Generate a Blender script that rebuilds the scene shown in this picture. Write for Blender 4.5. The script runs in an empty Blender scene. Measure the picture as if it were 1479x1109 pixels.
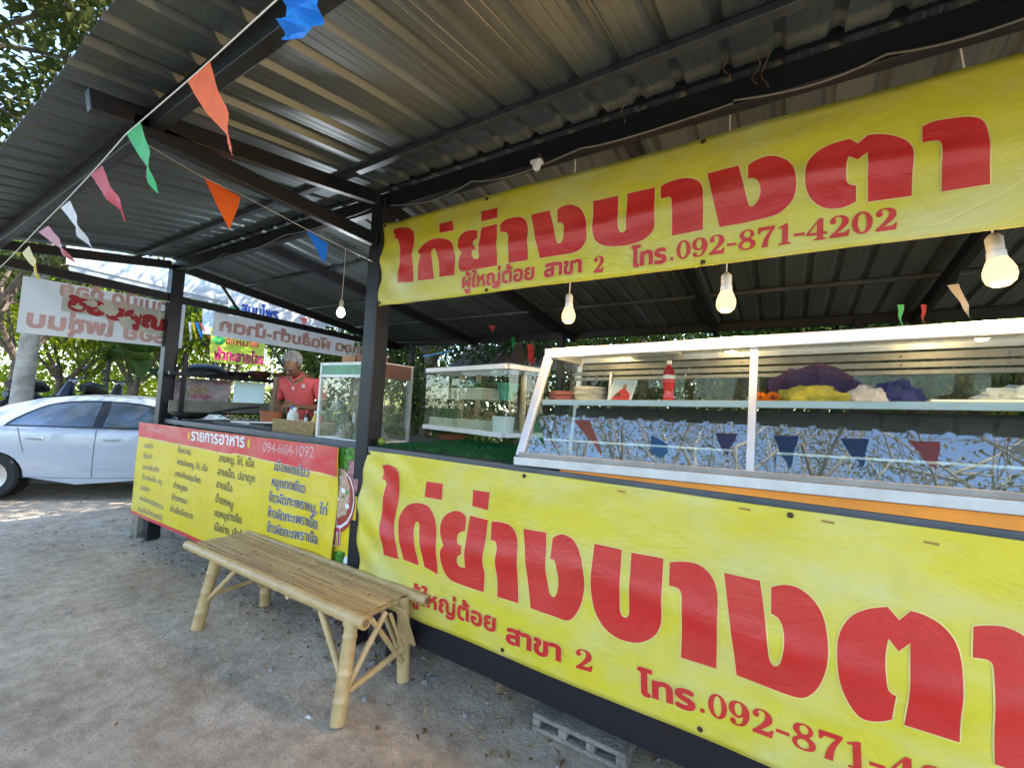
import bpy, bmesh, math, random
import numpy as np
from mathutils import Vector, Matrix
random.seed(7)
D = bpy.data; SC = bpy.context.scene; COL = SC.collection
R_ = math.radians

# ---------------------------------------------------------------- camera
PW, PH, FPX = 1479.0, 1109.0, 626.0
CX, CY, EYE = 739.5, 554.5, 1.58
_dl = np.array([-992, 12.5, -626.]); _dl /= np.linalg.norm(_dl)
_up = np.array([522, 10450, -626.]); _up -= _dl * (_up @ _dl); _up /= np.linalg.norm(_up)
_X = -_dl; _Z = _up; _Y = np.cross(_Z, _X)
RM = np.array([_X, _Y, _Z])
cam_d = D.cameras.new('camera'); cam = D.objects.new('camera', cam_d); COL.objects.link(cam)
cam_d.sensor_width = 36; cam_d.lens = FPX / PW * 36; cam_d.clip_start = 0.02; cam_d.clip_end = 600
m4 = Matrix([list(RM[i]) + [0] for i in range(3)] + [[0, 0, 0, 1]])
m4.translation = (0, 0, EYE); cam.matrix_world = m4
SC.camera = cam

def P(px, py, **k):
    """point of the world seen at a place in the photograph, on the plane x=, y= or z="""
    r = RM @ np.array([px - CX, -(py - CY), -FPX])
    (a, v), = k.items(); i = 'xyz'.index(a)
    c = np.array([0, 0, EYE]); t = (v - c[i]) / r[i]
    return c + t * r

# ---------------------------------------------------------------- light
SUN = Vector((0.50, 0.62, 0.80)).normalized()
w = D.worlds.new('World'); SC.world = w; w.use_nodes = True
nt = w.node_tree; bg = nt.nodes['Background']
sky = nt.nodes.new('ShaderNodeTexSky'); sky.sky_type = 'NISHITA'; sky.sun_disc = False
sky.sun_elevation = math.asin(SUN.z); sky.sun_rotation = math.atan2(SUN.x, SUN.y)
sky.air_density = 1.0; sky.dust_density = 0.6; sky.ozone_density = 2.2
nt.links.new(sky.outputs[0], bg.inputs[0]); bg.inputs[1].default_value = 0.15
sl = D.lights.new('sun', 'SUN'); sl.energy = 2.5; sl.angle = R_(0.53); sl.color = (1, 0.94, 0.84)
so = D.objects.new('sun', sl); COL.objects.link(so); so.rotation_euler = SUN.to_track_quat('Z', 'Y').to_euler()
vs = SC.view_settings; vs.view_transform = 'Standard'; vs.look = 'None'; vs.gamma = 1; vs.exposure = 2.6
vs.use_curve_mapping = False
SC.cycles.max_bounces = 8; SC.cycles.transparent_max_bounces = 24; SC.cycles.use_denoising = True
SC.cycles.sample_clamp_indirect = 6

# ---------------------------------------------------------------- materials
MATS = {}
def mat(name, col, rough=0.6, metal=0.0, var=0.15, scale=6.0, bump=0.0, bscale=40.0, spec=0.5, col2=None, coat=0, stretch=None, detail=5):
    if name in MATS: return MATS[name]
    m = D.materials.new(name); m.use_nodes = True; MATS[name] = m
    t = m.node_tree; b = t.nodes['Principled BSDF']
    b.inputs['Roughness'].default_value = rough; b.inputs['Metallic'].default_value = metal
    b.inputs['Specular IOR Level'].default_value = spec; b.inputs['Coat Weight'].default_value = coat
    tc = t.nodes.new('ShaderNodeTexCoord'); src = tc.outputs['Object']
    if stretch:
        mp = t.nodes.new('ShaderNodeMapping'); mp.inputs['Scale'].default_value = stretch
        t.links.new(src, mp.inputs[0]); src = mp.outputs[0]
    n = t.nodes.new('ShaderNodeTexNoise'); n.inputs['Scale'].default_value = scale; n.inputs['Detail'].default_value = detail
    n.inputs['Roughness'].default_value = 0.65
    t.links.new(src, n.inputs[0])
    r = t.nodes.new('ShaderNodeValToRGB'); t.links.new(n.outputs[0], r.inputs[0])
    c2 = col2 or tuple(c * (1 - var * 1.6) for c in col)
    hi = tuple(min(1, c * (1 + var * .7)) for c in col) if not col2 else col
    r.color_ramp.elements[0].position = .32; r.color_ramp.elements[1].position = .68
    r.color_ramp.elements[0].color = (*c2, 1); r.color_ramp.elements[1].color = (*hi, 1)
    t.links.new(r.outputs[0], b.inputs['Base Color'])
    rr = t.nodes.new('ShaderNodeMapRange'); rr.inputs[3].default_value = max(0, rough - .1); rr.inputs[4].default_value = min(1, rough + .12)
    t.links.new(n.outputs[0], rr.inputs[0]); t.links.new(rr.outputs[0], b.inputs['Roughness'])
    if bump:
        n2 = t.nodes.new('ShaderNodeTexNoise'); n2.inputs['Scale'].default_value = bscale; n2.inputs['Detail'].default_value = 6
        t.links.new(src, n2.inputs[0])
        bp = t.nodes.new('ShaderNodeBump'); bp.inputs['Strength'].default_value = bump; bp.inputs['Distance'].default_value = .02
        t.links.new(n2.outputs[0], bp.inputs['Height']); t.links.new(bp.outputs[0], b.inputs['Normal'])
    return m

def leafmat(name, col, col2, trans=.45, scale=1.2, rough=.75):
    if name in MATS: return MATS[name]
    m = D.materials.new(name); m.use_nodes = True; MATS[name] = m
    t = m.node_tree; b = t.nodes['Principled BSDF']; out = t.nodes['Material Output']
    g = t.nodes.new('ShaderNodeNewGeometry')
    tc = t.nodes.new('ShaderNodeTexCoord')
    n = t.nodes.new('ShaderNodeTexNoise'); n.inputs['Scale'].default_value = scale; n.inputs['Detail'].default_value = 3
    t.links.new(tc.outputs['Object'], n.inputs[0])
    ad = t.nodes.new('ShaderNodeMath'); ad.operation = 'MULTIPLY_ADD'; ad.inputs[1].default_value = .5; 
    t.links.new(g.outputs['Random Per Island'], ad.inputs[0]); 
    sb = t.nodes.new('ShaderNodeMath'); sb.operation = 'SUBTRACT'; sb.inputs[1].default_value = .25
    t.links.new(n.outputs[0], sb.inputs[0]); t.links.new(sb.outputs[0], ad.inputs[2])
    r = t.nodes.new('ShaderNodeValToRGB'); t.links.new(ad.outputs[0], r.inputs[0])
    r.color_ramp.elements[0].position = .25; r.color_ramp.elements[1].position = .75
    r.color_ramp.elements[0].color = (*col, 1); r.color_ramp.elements[1].color = (*col2, 1)
    t.links.new(r.outputs[0], b.inputs['Base Color']); b.inputs['Roughness'].default_value = rough; b.inputs['Specular IOR Level'].default_value = .12
    tr = t.nodes.new('ShaderNodeBsdfTranslucent')
    mx = t.nodes.new('ShaderNodeMixShader'); mx.inputs[0].default_value = trans
    hs = t.nodes.new('ShaderNodeHueSaturation'); hs.inputs['Value'].default_value = 1.6; hs.inputs['Hue'].default_value = .485
    t.links.new(r.outputs[0], hs.inputs['Color']); t.links.new(hs.outputs[0], tr.inputs[0])
    t.links.new(b.outputs[0], mx.inputs[1]); t.links.new(tr.outputs[0], mx.inputs[2]); t.links.new(mx.outputs[0], out.inputs[0])
    return m

def glassmat(name, tint=(.93, .97, .95), ior=1.6, rough=0.0, dirt=0.0):
    if name in MATS: return MATS[name]
    m = D.materials.new(name); m.use_nodes = True; MATS[name] = m
    t = m.node_tree; out = t.nodes['Material Output']; t.nodes.remove(t.nodes['Principled BSDF'])
    tr = t.nodes.new('ShaderNodeBsdfTransparent'); tr.inputs[0].default_value = (*tint, 1)
    gl = t.nodes.new('ShaderNodeBsdfGlossy'); gl.inputs['Roughness'].default_value = rough; gl.inputs[0].default_value = (1, 1, 1, 1)
    fr = t.nodes.new('ShaderNodeFresnel'); ge = t.nodes.new('ShaderNodeNewGeometry'); mi = t.nodes.new('ShaderNodeMapRange')
    mi.inputs[3].default_value = ior; mi.inputs[4].default_value = 1/ior   # same reflectance on both faces of the pane
    t.links.new(ge.outputs['Backfacing'], mi.inputs[0]); t.links.new(mi.outputs[0], fr.inputs[0])
    mx = t.nodes.new('ShaderNodeMixShader'); t.links.new(fr.outputs[0], mx.inputs[0])
    t.links.new(tr.outputs[0], mx.inputs[1]); t.links.new(gl.outputs[0], mx.inputs[2])
    last = mx
    if dirt:
        df = t.nodes.new('ShaderNodeBsdfDiffuse'); df.inputs[0].default_value = (.6, .6, .55, 1)
        tc = t.nodes.new('ShaderNodeTexCoord'); n = t.nodes.new('ShaderNodeTexNoise'); n.inputs['Scale'].default_value = 7
        n.inputs['Detail'].default_value = 7; t.links.new(tc.outputs['Object'], n.inputs[0])
        mr = t.nodes.new('ShaderNodeMapRange'); mr.inputs[1].default_value = .4; mr.inputs[2].default_value = .8
        mr.inputs[3].default_value = dirt * .3; mr.inputs[4].default_value = dirt
        t.links.new(n.outputs[0], mr.inputs[0])
        m2 = t.nodes.new('ShaderNodeMixShader'); t.links.new(mr.outputs[0], m2.inputs[0])
        t.links.new(mx.outputs[0], m2.inputs[1]); t.links.new(df.outputs[0], m2.inputs[2]); last = m2
    t.links.new(last.outputs[0], out.inputs[0])
    return m

def vinyl(name, col, haze=.45):
    """printed vinyl: weathered patches, chalky haze, brown specks, fine creases"""
    if name in MATS: return MATS[name]
    m = D.materials.new(name); m.use_nodes = True; MATS[name] = m
    t = m.node_tree; b = t.nodes['Principled BSDF']; N = t.nodes.new; lk = t.links.new
    tc = N('ShaderNodeTexCoord'); mp = N('ShaderNodeMapping'); mp.inputs['Scale'].default_value = (1, 1, 1); lk(tc.outputs['Object'], mp.inputs[0]); src = mp.outputs[0]
    def noise(sc, det=5, ro=.6, stretch=None, dist=0):
        n = N('ShaderNodeTexNoise'); n.inputs['Scale'].default_value = sc; n.inputs['Detail'].default_value = det; n.inputs['Roughness'].default_value = ro; n.inputs['Distortion'].default_value = dist
        if stretch:
            q = N('ShaderNodeMapping'); q.inputs['Scale'].default_value = stretch; lk(tc.outputs['Object'], q.inputs[0]); lk(q.outputs[0], n.inputs[0])
        else: lk(src, n.inputs[0])
        return n
    def mrange(i, a, c, d, e):
        r = N('ShaderNodeMapRange'); r.inputs[1].default_value = a; r.inputs[2].default_value = c; r.inputs[3].default_value = d; r.inputs[4].default_value = e; lk(i, r.inputs[0]); return r.outputs[0]
    def mix(f, a, c, mode='MIX'):
        x = N('ShaderNodeMix'); x.data_type = 'RGBA'; x.blend_type = mode
        if hasattr(f, 'links'): lk(f, x.inputs[0])
        else: x.inputs[0].default_value = f
        for k, v in ((6, a), (7, c)):
            if hasattr(v, 'links'): lk(v, x.inputs[k])
            else: x.inputs[k].default_value = (*v, 1)
        return x.outputs[2]
    c = mix(mrange(noise(1.7, 4, .6, (1, 1, 2.2)).outputs[0], .42, .68, 0, haze), col, (.60, .60, .40))
    c = mix(mrange(noise(5, 7, .7, (1, 1, 1.6)).outputs[0], .45, .75, 0, .30), c, tuple(q*.62 for q in col))
    c = mix(mrange(noise(70, 3, .5).outputs[0], .70, .76, 0, .35), c, (.20, .13, .05))
    lk(c, b.inputs['Base Color']); lk(mrange(noise(4, 4).outputs[0], .3, .7, .28, .5), b.inputs['Roughness'])
    w1 = noise(2.6, 3, .5, (1, 1, 1.3), 1.8); ab = N('ShaderNodeMath'); ab.operation = 'SUBTRACT'; ab.inputs[1].default_value = .5; lk(w1.outputs[0], ab.inputs[0])
    a2 = N('ShaderNodeMath'); a2.operation = 'ABSOLUTE'; lk(ab.outputs[0], a2.inputs[0]); cr = mrange(a2.outputs[0], 0, .05, 0, 1)
    ad = N('ShaderNodeMath'); ad.operation = 'MULTIPLY_ADD'; ad.inputs[1].default_value = .12; lk(cr, ad.inputs[0]); lk(noise(8, 6, .55, None, .6).outputs[0], ad.inputs[2])
    bp = N('ShaderNodeBump'); bp.inputs['Strength'].default_value = .24; bp.inputs['Distance'].default_value = .02; lk(ad.outputs[0], bp.inputs['Height']); lk(bp.outputs[0], b.inputs['Normal'])
    return m

def emat(name, col, s):
    if name in MATS: return MATS[name]
    m = D.materials.new(name); m.use_nodes = True; MATS[name] = m
    b = m.node_tree.nodes['Principled BSDF']; b.inputs['Base Color'].default_value = (.02, .02, .02, 1); b.inputs['Specular IOR Level'].default_value = .1
    b.inputs['Emission Color'].default_value = (*col, 1); b.inputs['Emission Strength'].default_value = s
    return m

STEEL = mat('black_steel', (.009, .011, .017), .42, 0, .35, 5, .06, 60, spec=.35, col2=(.014, .0125, .014))
ZINC = mat('zinc_sheet', (.10, .124, .130), .42, .4, .22, 2.2, .08, 5, stretch=(1, .25, 1))
GALV = mat('galvanised_purlin', (.10, .11, .125), .42, .6, .25, 9)
YELLOW = vinyl('yellow_vinyl', (.64, .535, .03))
YELLOW2 = vinyl('menu_yellow_vinyl', (.74, .55, .012), .15)
RED = vinyl('red_print', (.58, .020, .016), .05)
PINKRED = vinyl('header_red_print', (.66, .03, .045), .22)
CREAM = mat('pale_print', (.74, .60, .20), .45)
NAVY = mat('navy_print', (.012, .018, .06), .45)
WHITEP = mat('white_print', (.78, .78, .75), .45, var=.05)
FADED = mat('faded_blue_print', (.18, .18, .22), .5)
ALU = mat('aluminium', (.56, .57, .59), .33, .35, .08, 12)
WHITEM = mat('white_painted_metal', (.78, .76, .73), .35, 0, .08, 14)
BAMBOO = mat('bamboo', (.50, .36, .15), .42, 0, .24, 9, .12, 60, col2=(.33, .21, .075), stretch=(1, 6, 6))
BAMBOOP = mat('bamboo_pole', (.60, .42, .19), .40, 0, .2, 10, .1, 40, col2=(.43, .28, .11))
NODEM = mat('bamboo_node', (.22, .14, .06), .6)
CONC = mat('concrete', (.26, .225, .18), .9, 0, .3, 12, .6, 60)
GRASSM = mat('artificial_grass', (.015, .085, .028), .85, 0, .45, 60, 1.0, 220)
ORANGEP = mat('orange_board', (.75, .26, .02), .5, 0, .12)
GLASS = glassmat('case_glass', ior=2.05)
GLASS2 = glassmat('dusty_glass', ior=1.5, dirt=.13)
GLASS3 = glassmat('clear_glass', ior=1.28, dirt=.03)
BROWNW = mat('wood_board', (.30, .24, .17), .7, 0, .25, 5, .2, 30, stretch=(1, .2, 4))
BLACKI = mat('blackened_iron', (.02, .022, .025), .45, .3, .3, 20)
BARK = mat('bark', (.16, .12, .085), .9, 0, .35, 5, .7, 25)
PALEBARK = mat('pale_bark', (.42, .38, .32), .85, 0, .3, 4, .4, 25)
WHITEV = mat('white_vinyl', (.72, .71, .70), .5, 0, .08, 3, .15, 6)
BACKV = mat('vinyl_back_shaded', (.16, .16, .13), .6)  # back of the banners, their unlit tone put into the colour
FADERED = mat('show_through_red', (.62, .28, .26), .55, 0, .2)

# ---------------------------------------------------------------- mesh helpers
class MB:
    def __init__(s): s.v = []; s.f = []
    def box(s, x0, x1, y0, y1, z0, z1):
        n = len(s.v)
        s.v += [(x0, y0, z0), (x1, y0, z0), (x1, y1, z0), (x0, y1, z0), (x0, y0, z1), (x1, y0, z1), (x1, y1, z1), (x0, y1, z1)]
        s.f += [(n, n+3, n+2, n+1), (n+4, n+5, n+6, n+7), (n, n+1, n+5, n+4), (n+1, n+2, n+6, n+5), (n+2, n+3, n+7, n+6), (n+3, n, n+4, n+7)]
        return s
    def bar(s, a, b, wx, wz, up=(0, 0, 1)):
        a = Vector(a); b = Vector(b); d = (b - a).normalized(); u = Vector(up)
        sd = d.cross(u).normalized() * wx / 2; u2 = sd.cross(d).normalized() * wz / 2
        n = len(s.v)
        for p in (a, b):
            s.v += [tuple(p - sd - u2), tuple(p + sd - u2), tuple(p + sd + u2), tuple(p - sd + u2)]
        s.f += [(n+3, n+2, n+1, n), (n+4, n+5, n+6, n+7)] + [(n+i, n+(i+1) % 4, n+4+(i+1) % 4, n+4+i) for i in range(4)]
        return s
    def tube(s, pts, rad, seg=10, cap=True):
        pts = [Vector(p) for p in pts]; k = len(pts)
        rad = [rad] * k if isinstance(rad, (int, float)) else rad
        n = len(s.v); prev = None
        for i, p in enumerate(pts):
            d = (pts[min(i+1, k-1)] - pts[max(i-1, 0)]).normalized()
            if prev is None:
                a = d.cross(Vector((0, 0, 1)) if abs(d.z) < .9 else Vector((1, 0, 0))).normalized()
            else:
                a = (prev - d * prev.dot(d)).normalized()
            prev = a; b = d.cross(a)
            for j in range(seg):
                t = 2 * math.pi * j / seg
                s.v.append(tuple(p + (a * math.cos(t) + b * math.sin(t)) * rad[i]))
        for i in range(k - 1):
            for j in range(seg):
                s.f.append((n+i*seg+j, n+i*seg+(j+1) % seg, n+(i+1)*seg+(j+1) % seg, n+(i+1)*seg+j))
        if cap:
            s.f.append(tuple(n + j for j in reversed(range(seg)))); s.f.append(tuple(n+(k-1)*seg+j for j in range(seg)))
        return s
    def lathe(s, prof, c=(0, 0, 0), seg=20, cap=False):
        n = len(s.v); k = len(prof)
        for r, z in prof:
            for j in range(seg):
                t = 2 * math.pi * j / seg
                s.v.append((c[0] + r * math.cos(t), c[1] + r * math.sin(t), c[2] + z))
        for i in range(k - 1):
            for j in range(seg):
                s.f.append((n+i*seg+j, n+i*seg+(j+1) % seg, n+(i+1)*seg+(j+1) % seg, n+(i+1)*seg+j))
        if cap:
            s.f.append(tuple(n+j for j in reversed(range(seg)))); s.f.append(tuple(n+(k-1)*seg+j for j in range(seg)))
        return s
    def ball(s, c, r, seg=12, rings=8, sc=(1, 1, 1), lump=0):
        n = len(s.v)
        for i in range(rings + 1):
            ph = math.pi * i / rings
            for j in range(seg):
                t = 2 * math.pi * j / seg
                q = 1 + lump * (math.sin(3.1*t + 2*ph) * math.sin(4*ph + c[0]*9) + .6*math.sin(7*t+5*ph))
                s.v.append((c[0]+r*sc[0]*q*math.sin(ph)*math.cos(t), c[1]+r*sc[1]*q*math.sin(ph)*math.sin(t), c[2]+r*sc[2]*q*math.cos(ph)))
        for i in range(rings):
            for j in range(seg):
                s.f.append((n+i*seg+j, n+(i+1)*seg+j, n+(i+1)*seg+(j+1) % seg, n+i*seg+(j+1) % seg))
        return s
    def quad(s, *p):
        n = len(s.v); s.v += [tuple(q) for q in p]; s.f.append(tuple(range(n, n+len(p)))); return s
    def slab(s, pts, nrm, th):
        """polygon pts extruded by th along nrm"""
        n = len(s.v); k = len(pts); nv = Vector(nrm).normalized() * th
        s.v += [tuple(p) for p in pts] + [tuple(Vector(p) + nv) for p in pts]
        s.f.append(tuple(range(n, n+k))); s.f.append(tuple(reversed(range(n+k, n+2*k))))
        s.f += [(n+(i+1) % k, n+i, n+k+i, n+k+(i+1) % k) for i in range(k)]
        return s
    def xf(s, M):
        s.v = [tuple(M @ Vector(p)) for p in s.v]; return s

def wloc(o):
    v = Vector((0, 0, 0))
    while o is not None:
        v += o.location; o = o.parent
    return v
def obj(name, mb, m, parent=None, smooth=False, local=False, bevel=0):
    me = D.meshes.new(name)
    L = Vector((0, 0, 0)) if (local or parent is None) else wloc(parent)
    me.from_pydata([(x - L.x, y - L.y, z - L.z) for x, y, z in mb.v], [], mb.f)
    me.materials.append(m)
    if smooth:
        me.shade_smooth()
        try: me.set_sharp_from_angle(angle=R_(40))
        except Exception: pass
    o = D.objects.new(name, me); COL.objects.link(o)
    if parent is not None: o.parent = parent
    if bevel:
        b = o.modifiers.new('bevel', 'BEVEL'); b.width = bevel; b.segments = 2; b.limit_method = 'ANGLE'
    return o
def thing(name, label, cat, loc=(0, 0, 0), rz=0, group=None):
    o = D.objects.new(name, None); COL.objects.link(o); o.location = loc; o.rotation_euler = (0, 0, rz)
    o['label'] = label; o['category'] = cat
    if group: o['group'] = group
    return o
def tag(o, label=None, cat=None, group=None, kind=None):
    if label: o['label'] = label
    if cat: o['category'] = cat
    if group: o['group'] = group
    if kind: o['kind'] = kind
    return o
def dup(root, loc=None, rz=None, label=None):
    r = root.copy(); COL.objects.link(r)
    if loc is not None: r.location = loc
    if rz is not None: r.rotation_euler = (0, 0, rz)
    if label: r['label'] = label
    for ch in list(root.children):
        c = ch.copy(); COL.objects.link(c); c.parent = r
        for g in ch.children:
            d = g.copy(); COL.objects.link(d); d.parent = c
    return r

# ---------------------------------------------------------------- lettering
def smooth_outline(pts, step=5):
    n = len(pts); out = []
    q = [(p[0], p[1], len(p) > 2) for p in pts]
    for i in range(n):
        p1 = q[i]; p2 = q[(i+1) % n]; p0 = q[i-1]; p3 = q[(i+2) % n]
        out.append((p1[0], p1[1]))
        if p1[2] and p2[2]: continue
        m1 = ((p2[0]-p0[0])/2, (p2[1]-p0[1])/2) if not p1[2] else None
        m2 = ((p3[0]-p1[0])/2, (p3[1]-p1[1])/2) if not p2[2] else None
        dx, dy = p2[0]-p1[0], p2[1]-p1[1]; L = math.hypot(dx, dy)
        def lim(m):
            l = math.hypot(*m)
            return m if l <= L * 1.2 or l == 0 else (m[0]*L*1.2/l, m[1]*L*1.2/l)
        if m1 is None: m2 = lim(m2); m1 = (1.5*dx - .5*m2[0], 1.5*dy - .5*m2[1])
        elif m2 is None: m1 = lim(m1); m2 = (1.5*dx - .5*m1[0], 1.5*dy - .5*m1[1])
        else: m1 = lim(m1); m2 = lim(m2)
        for k in range(1, step):
            t = k/step; t2 = t*t; t3 = t2*t
            out.append(tuple((2*t3-3*t2+1)*p1[a] + (t3-2*t2+t)*m1[a] + (-2*t3+3*t2)*p2[a] + (t3-t2)*m2[a] for a in (0, 1)))
    return out
def fill2d(loops):
    """fill outer loop with holes -> verts2d, faces"""
    cc = D.curves.new('g', 'CURVE'); cc.dimensions = '2D'; cc.fill_mode = 'FRONT'
    for lp in loops:
        s = cc.splines.new('POLY'); s.points.add(len(lp)-1); s.use_cyclic_u = True
        for bp, co in zip(s.points, lp): bp.co = (co[0], co[1], 0, 1)
    oo = D.objects.new('g', cc); COL.objects.link(oo)
    me = D.meshes.new_from_object(oo.evaluated_get(bpy.context.evaluated_depsgraph_get()))
    V = [(v.co.x, v.co.y) for v in me.vertices]; Fc = [tuple(p.vertices) for p in me.polygons]
    D.objects.remove(oo); D.curves.remove(cc); D.meshes.remove(me)
    return V, Fc
def ribbon(lp, b, inner=.15):
    """quads along the closed loop, from slightly inside to b outside (loop given with its area sign)"""
    n = len(lp); a = sum(lp[i-1][0]*lp[i][1]-lp[i][0]*lp[i-1][1] for i in range(n)); sg = 1 if a > 0 else -1
    V = []; Fc = []
    for i in range(n):
        x0, y0 = lp[i-1]; x1, y1 = lp[(i+1) % n]; dx, dy = x1-x0, y1-y0; l = math.hypot(dx, dy) or 1
        nx, ny = dy/l*sg, -dx/l*sg
        V += [(lp[i][0]-nx*b*inner, lp[i][1]-ny*b*inner), (lp[i][0]+nx*b, lp[i][1]+ny*b)]
    for i in range(n):
        j = (i+1) % n; Fc.append((2*i, 2*j, 2*j+1, 2*i+1) if sg < 0 else (2*i+1, 2*j+1, 2*j, 2*i))
    return V, Fc
TC = {}
def text_loops(body):
    if body in TC: return TC[body]
    c = D.curves.new('t', 'FONT'); c.body = body; c.size = 1; c.resolution_u = 3
    o = D.objects.new('t', c); COL.objects.link(o)
    cu = o.to_curve(bpy.context.evaluated_depsgraph_get()); sp = []
    for s in cu.splines:
        if s.type != 'BEZIER': continue
        bp = s.bezier_points; n = len(bp); lp = []
        for i in range(n):
            a, b = bp[i], bp[(i+1) % n]
            p0, p1, p2, p3 = a.co, a.handle_right, b.handle_left, b.co
            k = 3 if (p3-p0).length > .04 else 1
            st = abs((p1-p0).normalized().dot((p3-p0).normalized())) > .999 and abs((p3-p2).normalized().dot((p3-p0).normalized())) > .999 if (p1-p0).length > 1e-6 and (p3-p2).length > 1e-6 else True
            if st: k = 1
            for j in range(k):
                t = j/k; u = 1-t
                q = p0*u**3 + p1*3*u*u*t + p2*3*u*t*t + p3*t**3
                lp.append((q.x, q.y))
        sp.append((sum(lp[i-1][0]*lp[i][1]-lp[i][0]*lp[i-1][1] for i in range(len(lp))), lp))
    o.to_curve_clear(); D.objects.remove(o)
    def inside(p, pts):
        r = False
        for i in range(len(pts)):
            a = pts[i-1]; b = pts[i]
            if (a[1] > p[1]) != (b[1] > p[1]) and p[0] < (b[0]-a[0])*(p[1]-a[1])/(b[1]-a[1])+a[0]: r = not r
        return r
    groups = []; holes = []
    for a, lp in sp:
        host = [q for q in sp if q[0]*a < 0 and abs(q[0]) > abs(a) and inside(lp[0], q[1])]
        (holes if host else groups).append((a, lp))
    res = [[lp] + [h for b, h in holes if b*a < 0 and inside(h[0], lp)] for a, lp in groups]
    TC[body] = res
    return res
def text_mesh(body, bold=.02):
    """verts (x, y, layer) in em, faces"""
    V = []; Fc = []; ctr = 0
    for k, grp in enumerate(text_loops(body)):
        v, f = fill2d(grp); n = len(V); ly = k % 3
        V += [(a, b, ly) for a, b in v]; Fc += [tuple(n+i for i in q) for q in f]
        if bold:
            for h, lp in enumerate(grp):
                v, f = ribbon(lp if h == 0 else lp, bold if h == 0 else -bold); n = len(V)
                ctr += 1; V += [(a, b, 3.5 + ctr % 7) for a, b in v]; Fc += [tuple(n+i for i in q) for q in f]
    return V, Fc
def print_obj(name, V, Fc, fn, m, parent, grid=None, lift=0.0):
    """map flat lettering (u, v, layer) onto a surface with fn(u, v, lift); grid = (u0, v0, step) cuts it so that it follows folds"""
    bm = bmesh.new(); vs_ = [bm.verts.new((v[0], v[1], (v[2] if len(v) > 2 else 0)*.00012 + lift)) for v in V]
    for f in Fc:
        try: bm.faces.new([vs_[i] for i in f])
        except Exception: pass
    if grid:
        step = grid
        us = [v.co.x for v in bm.verts]; ws = [v.co.y for v in bm.verts]
        for ax, arr in ((0, us), (1, ws)):
            k = math.floor(min(arr)/step)+1
            while k*step < max(arr):
                co = Vector((0, 0, 0)); no = Vector((0, 0, 0)); co[ax] = k*step; no[ax] = 1
                bmesh.ops.bisect_plane(bm, geom=bm.verts[:]+bm.edges[:]+bm.faces[:], plane_co=co, plane_no=no)
                k += 1
    mb = MB(); bm.verts.index_update()
    mb.v = [tuple(fn(v.co.x, v.co.y, v.co.z)) for v in bm.verts]; mb.f = [tuple(v.index for v in f.verts) for f in bm.faces]
    bm.free()
    return obj(name, mb, m, parent)
def text_on(name, body, p0, p1, hgt, fn, m, parent, bold=.03, halo=None, grid=None, lift=.003, mirror=False, sheet_lift=0):
    """text whose baseline runs from p0 to p1 (surface u,v), hgt = em height"""
    V, Fc = text_mesh(body, bold)
    xs = [v[0] for v in V]; x0, x1 = min(xs), max(xs)
    ux, uy = p1[0]-p0[0], p1[1]-p0[1]; L = math.hypot(ux, uy); ux /= L; uy /= L; sx = L/(x1-x0)
    def mp(V, l):
        r = []
        for v in V:
            a = (v[0]-x0)*sx
            if mirror: a = L - a
            r.append((p0[0]+ux*a-uy*v[1]*hgt, p0[1]+uy*a+ux*v[1]*hgt, v[2]))
        return r
    if halo:
        Vh, Fh = text_mesh(body, bold + halo[1])
        print_obj('lettering_outline', mp(Vh, 0), Fh, fn, halo[0], parent, grid, lift)
        lift += .0016
    return print_obj(name, mp(V, 0), Fc, fn, m, parent, grid, lift)

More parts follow.
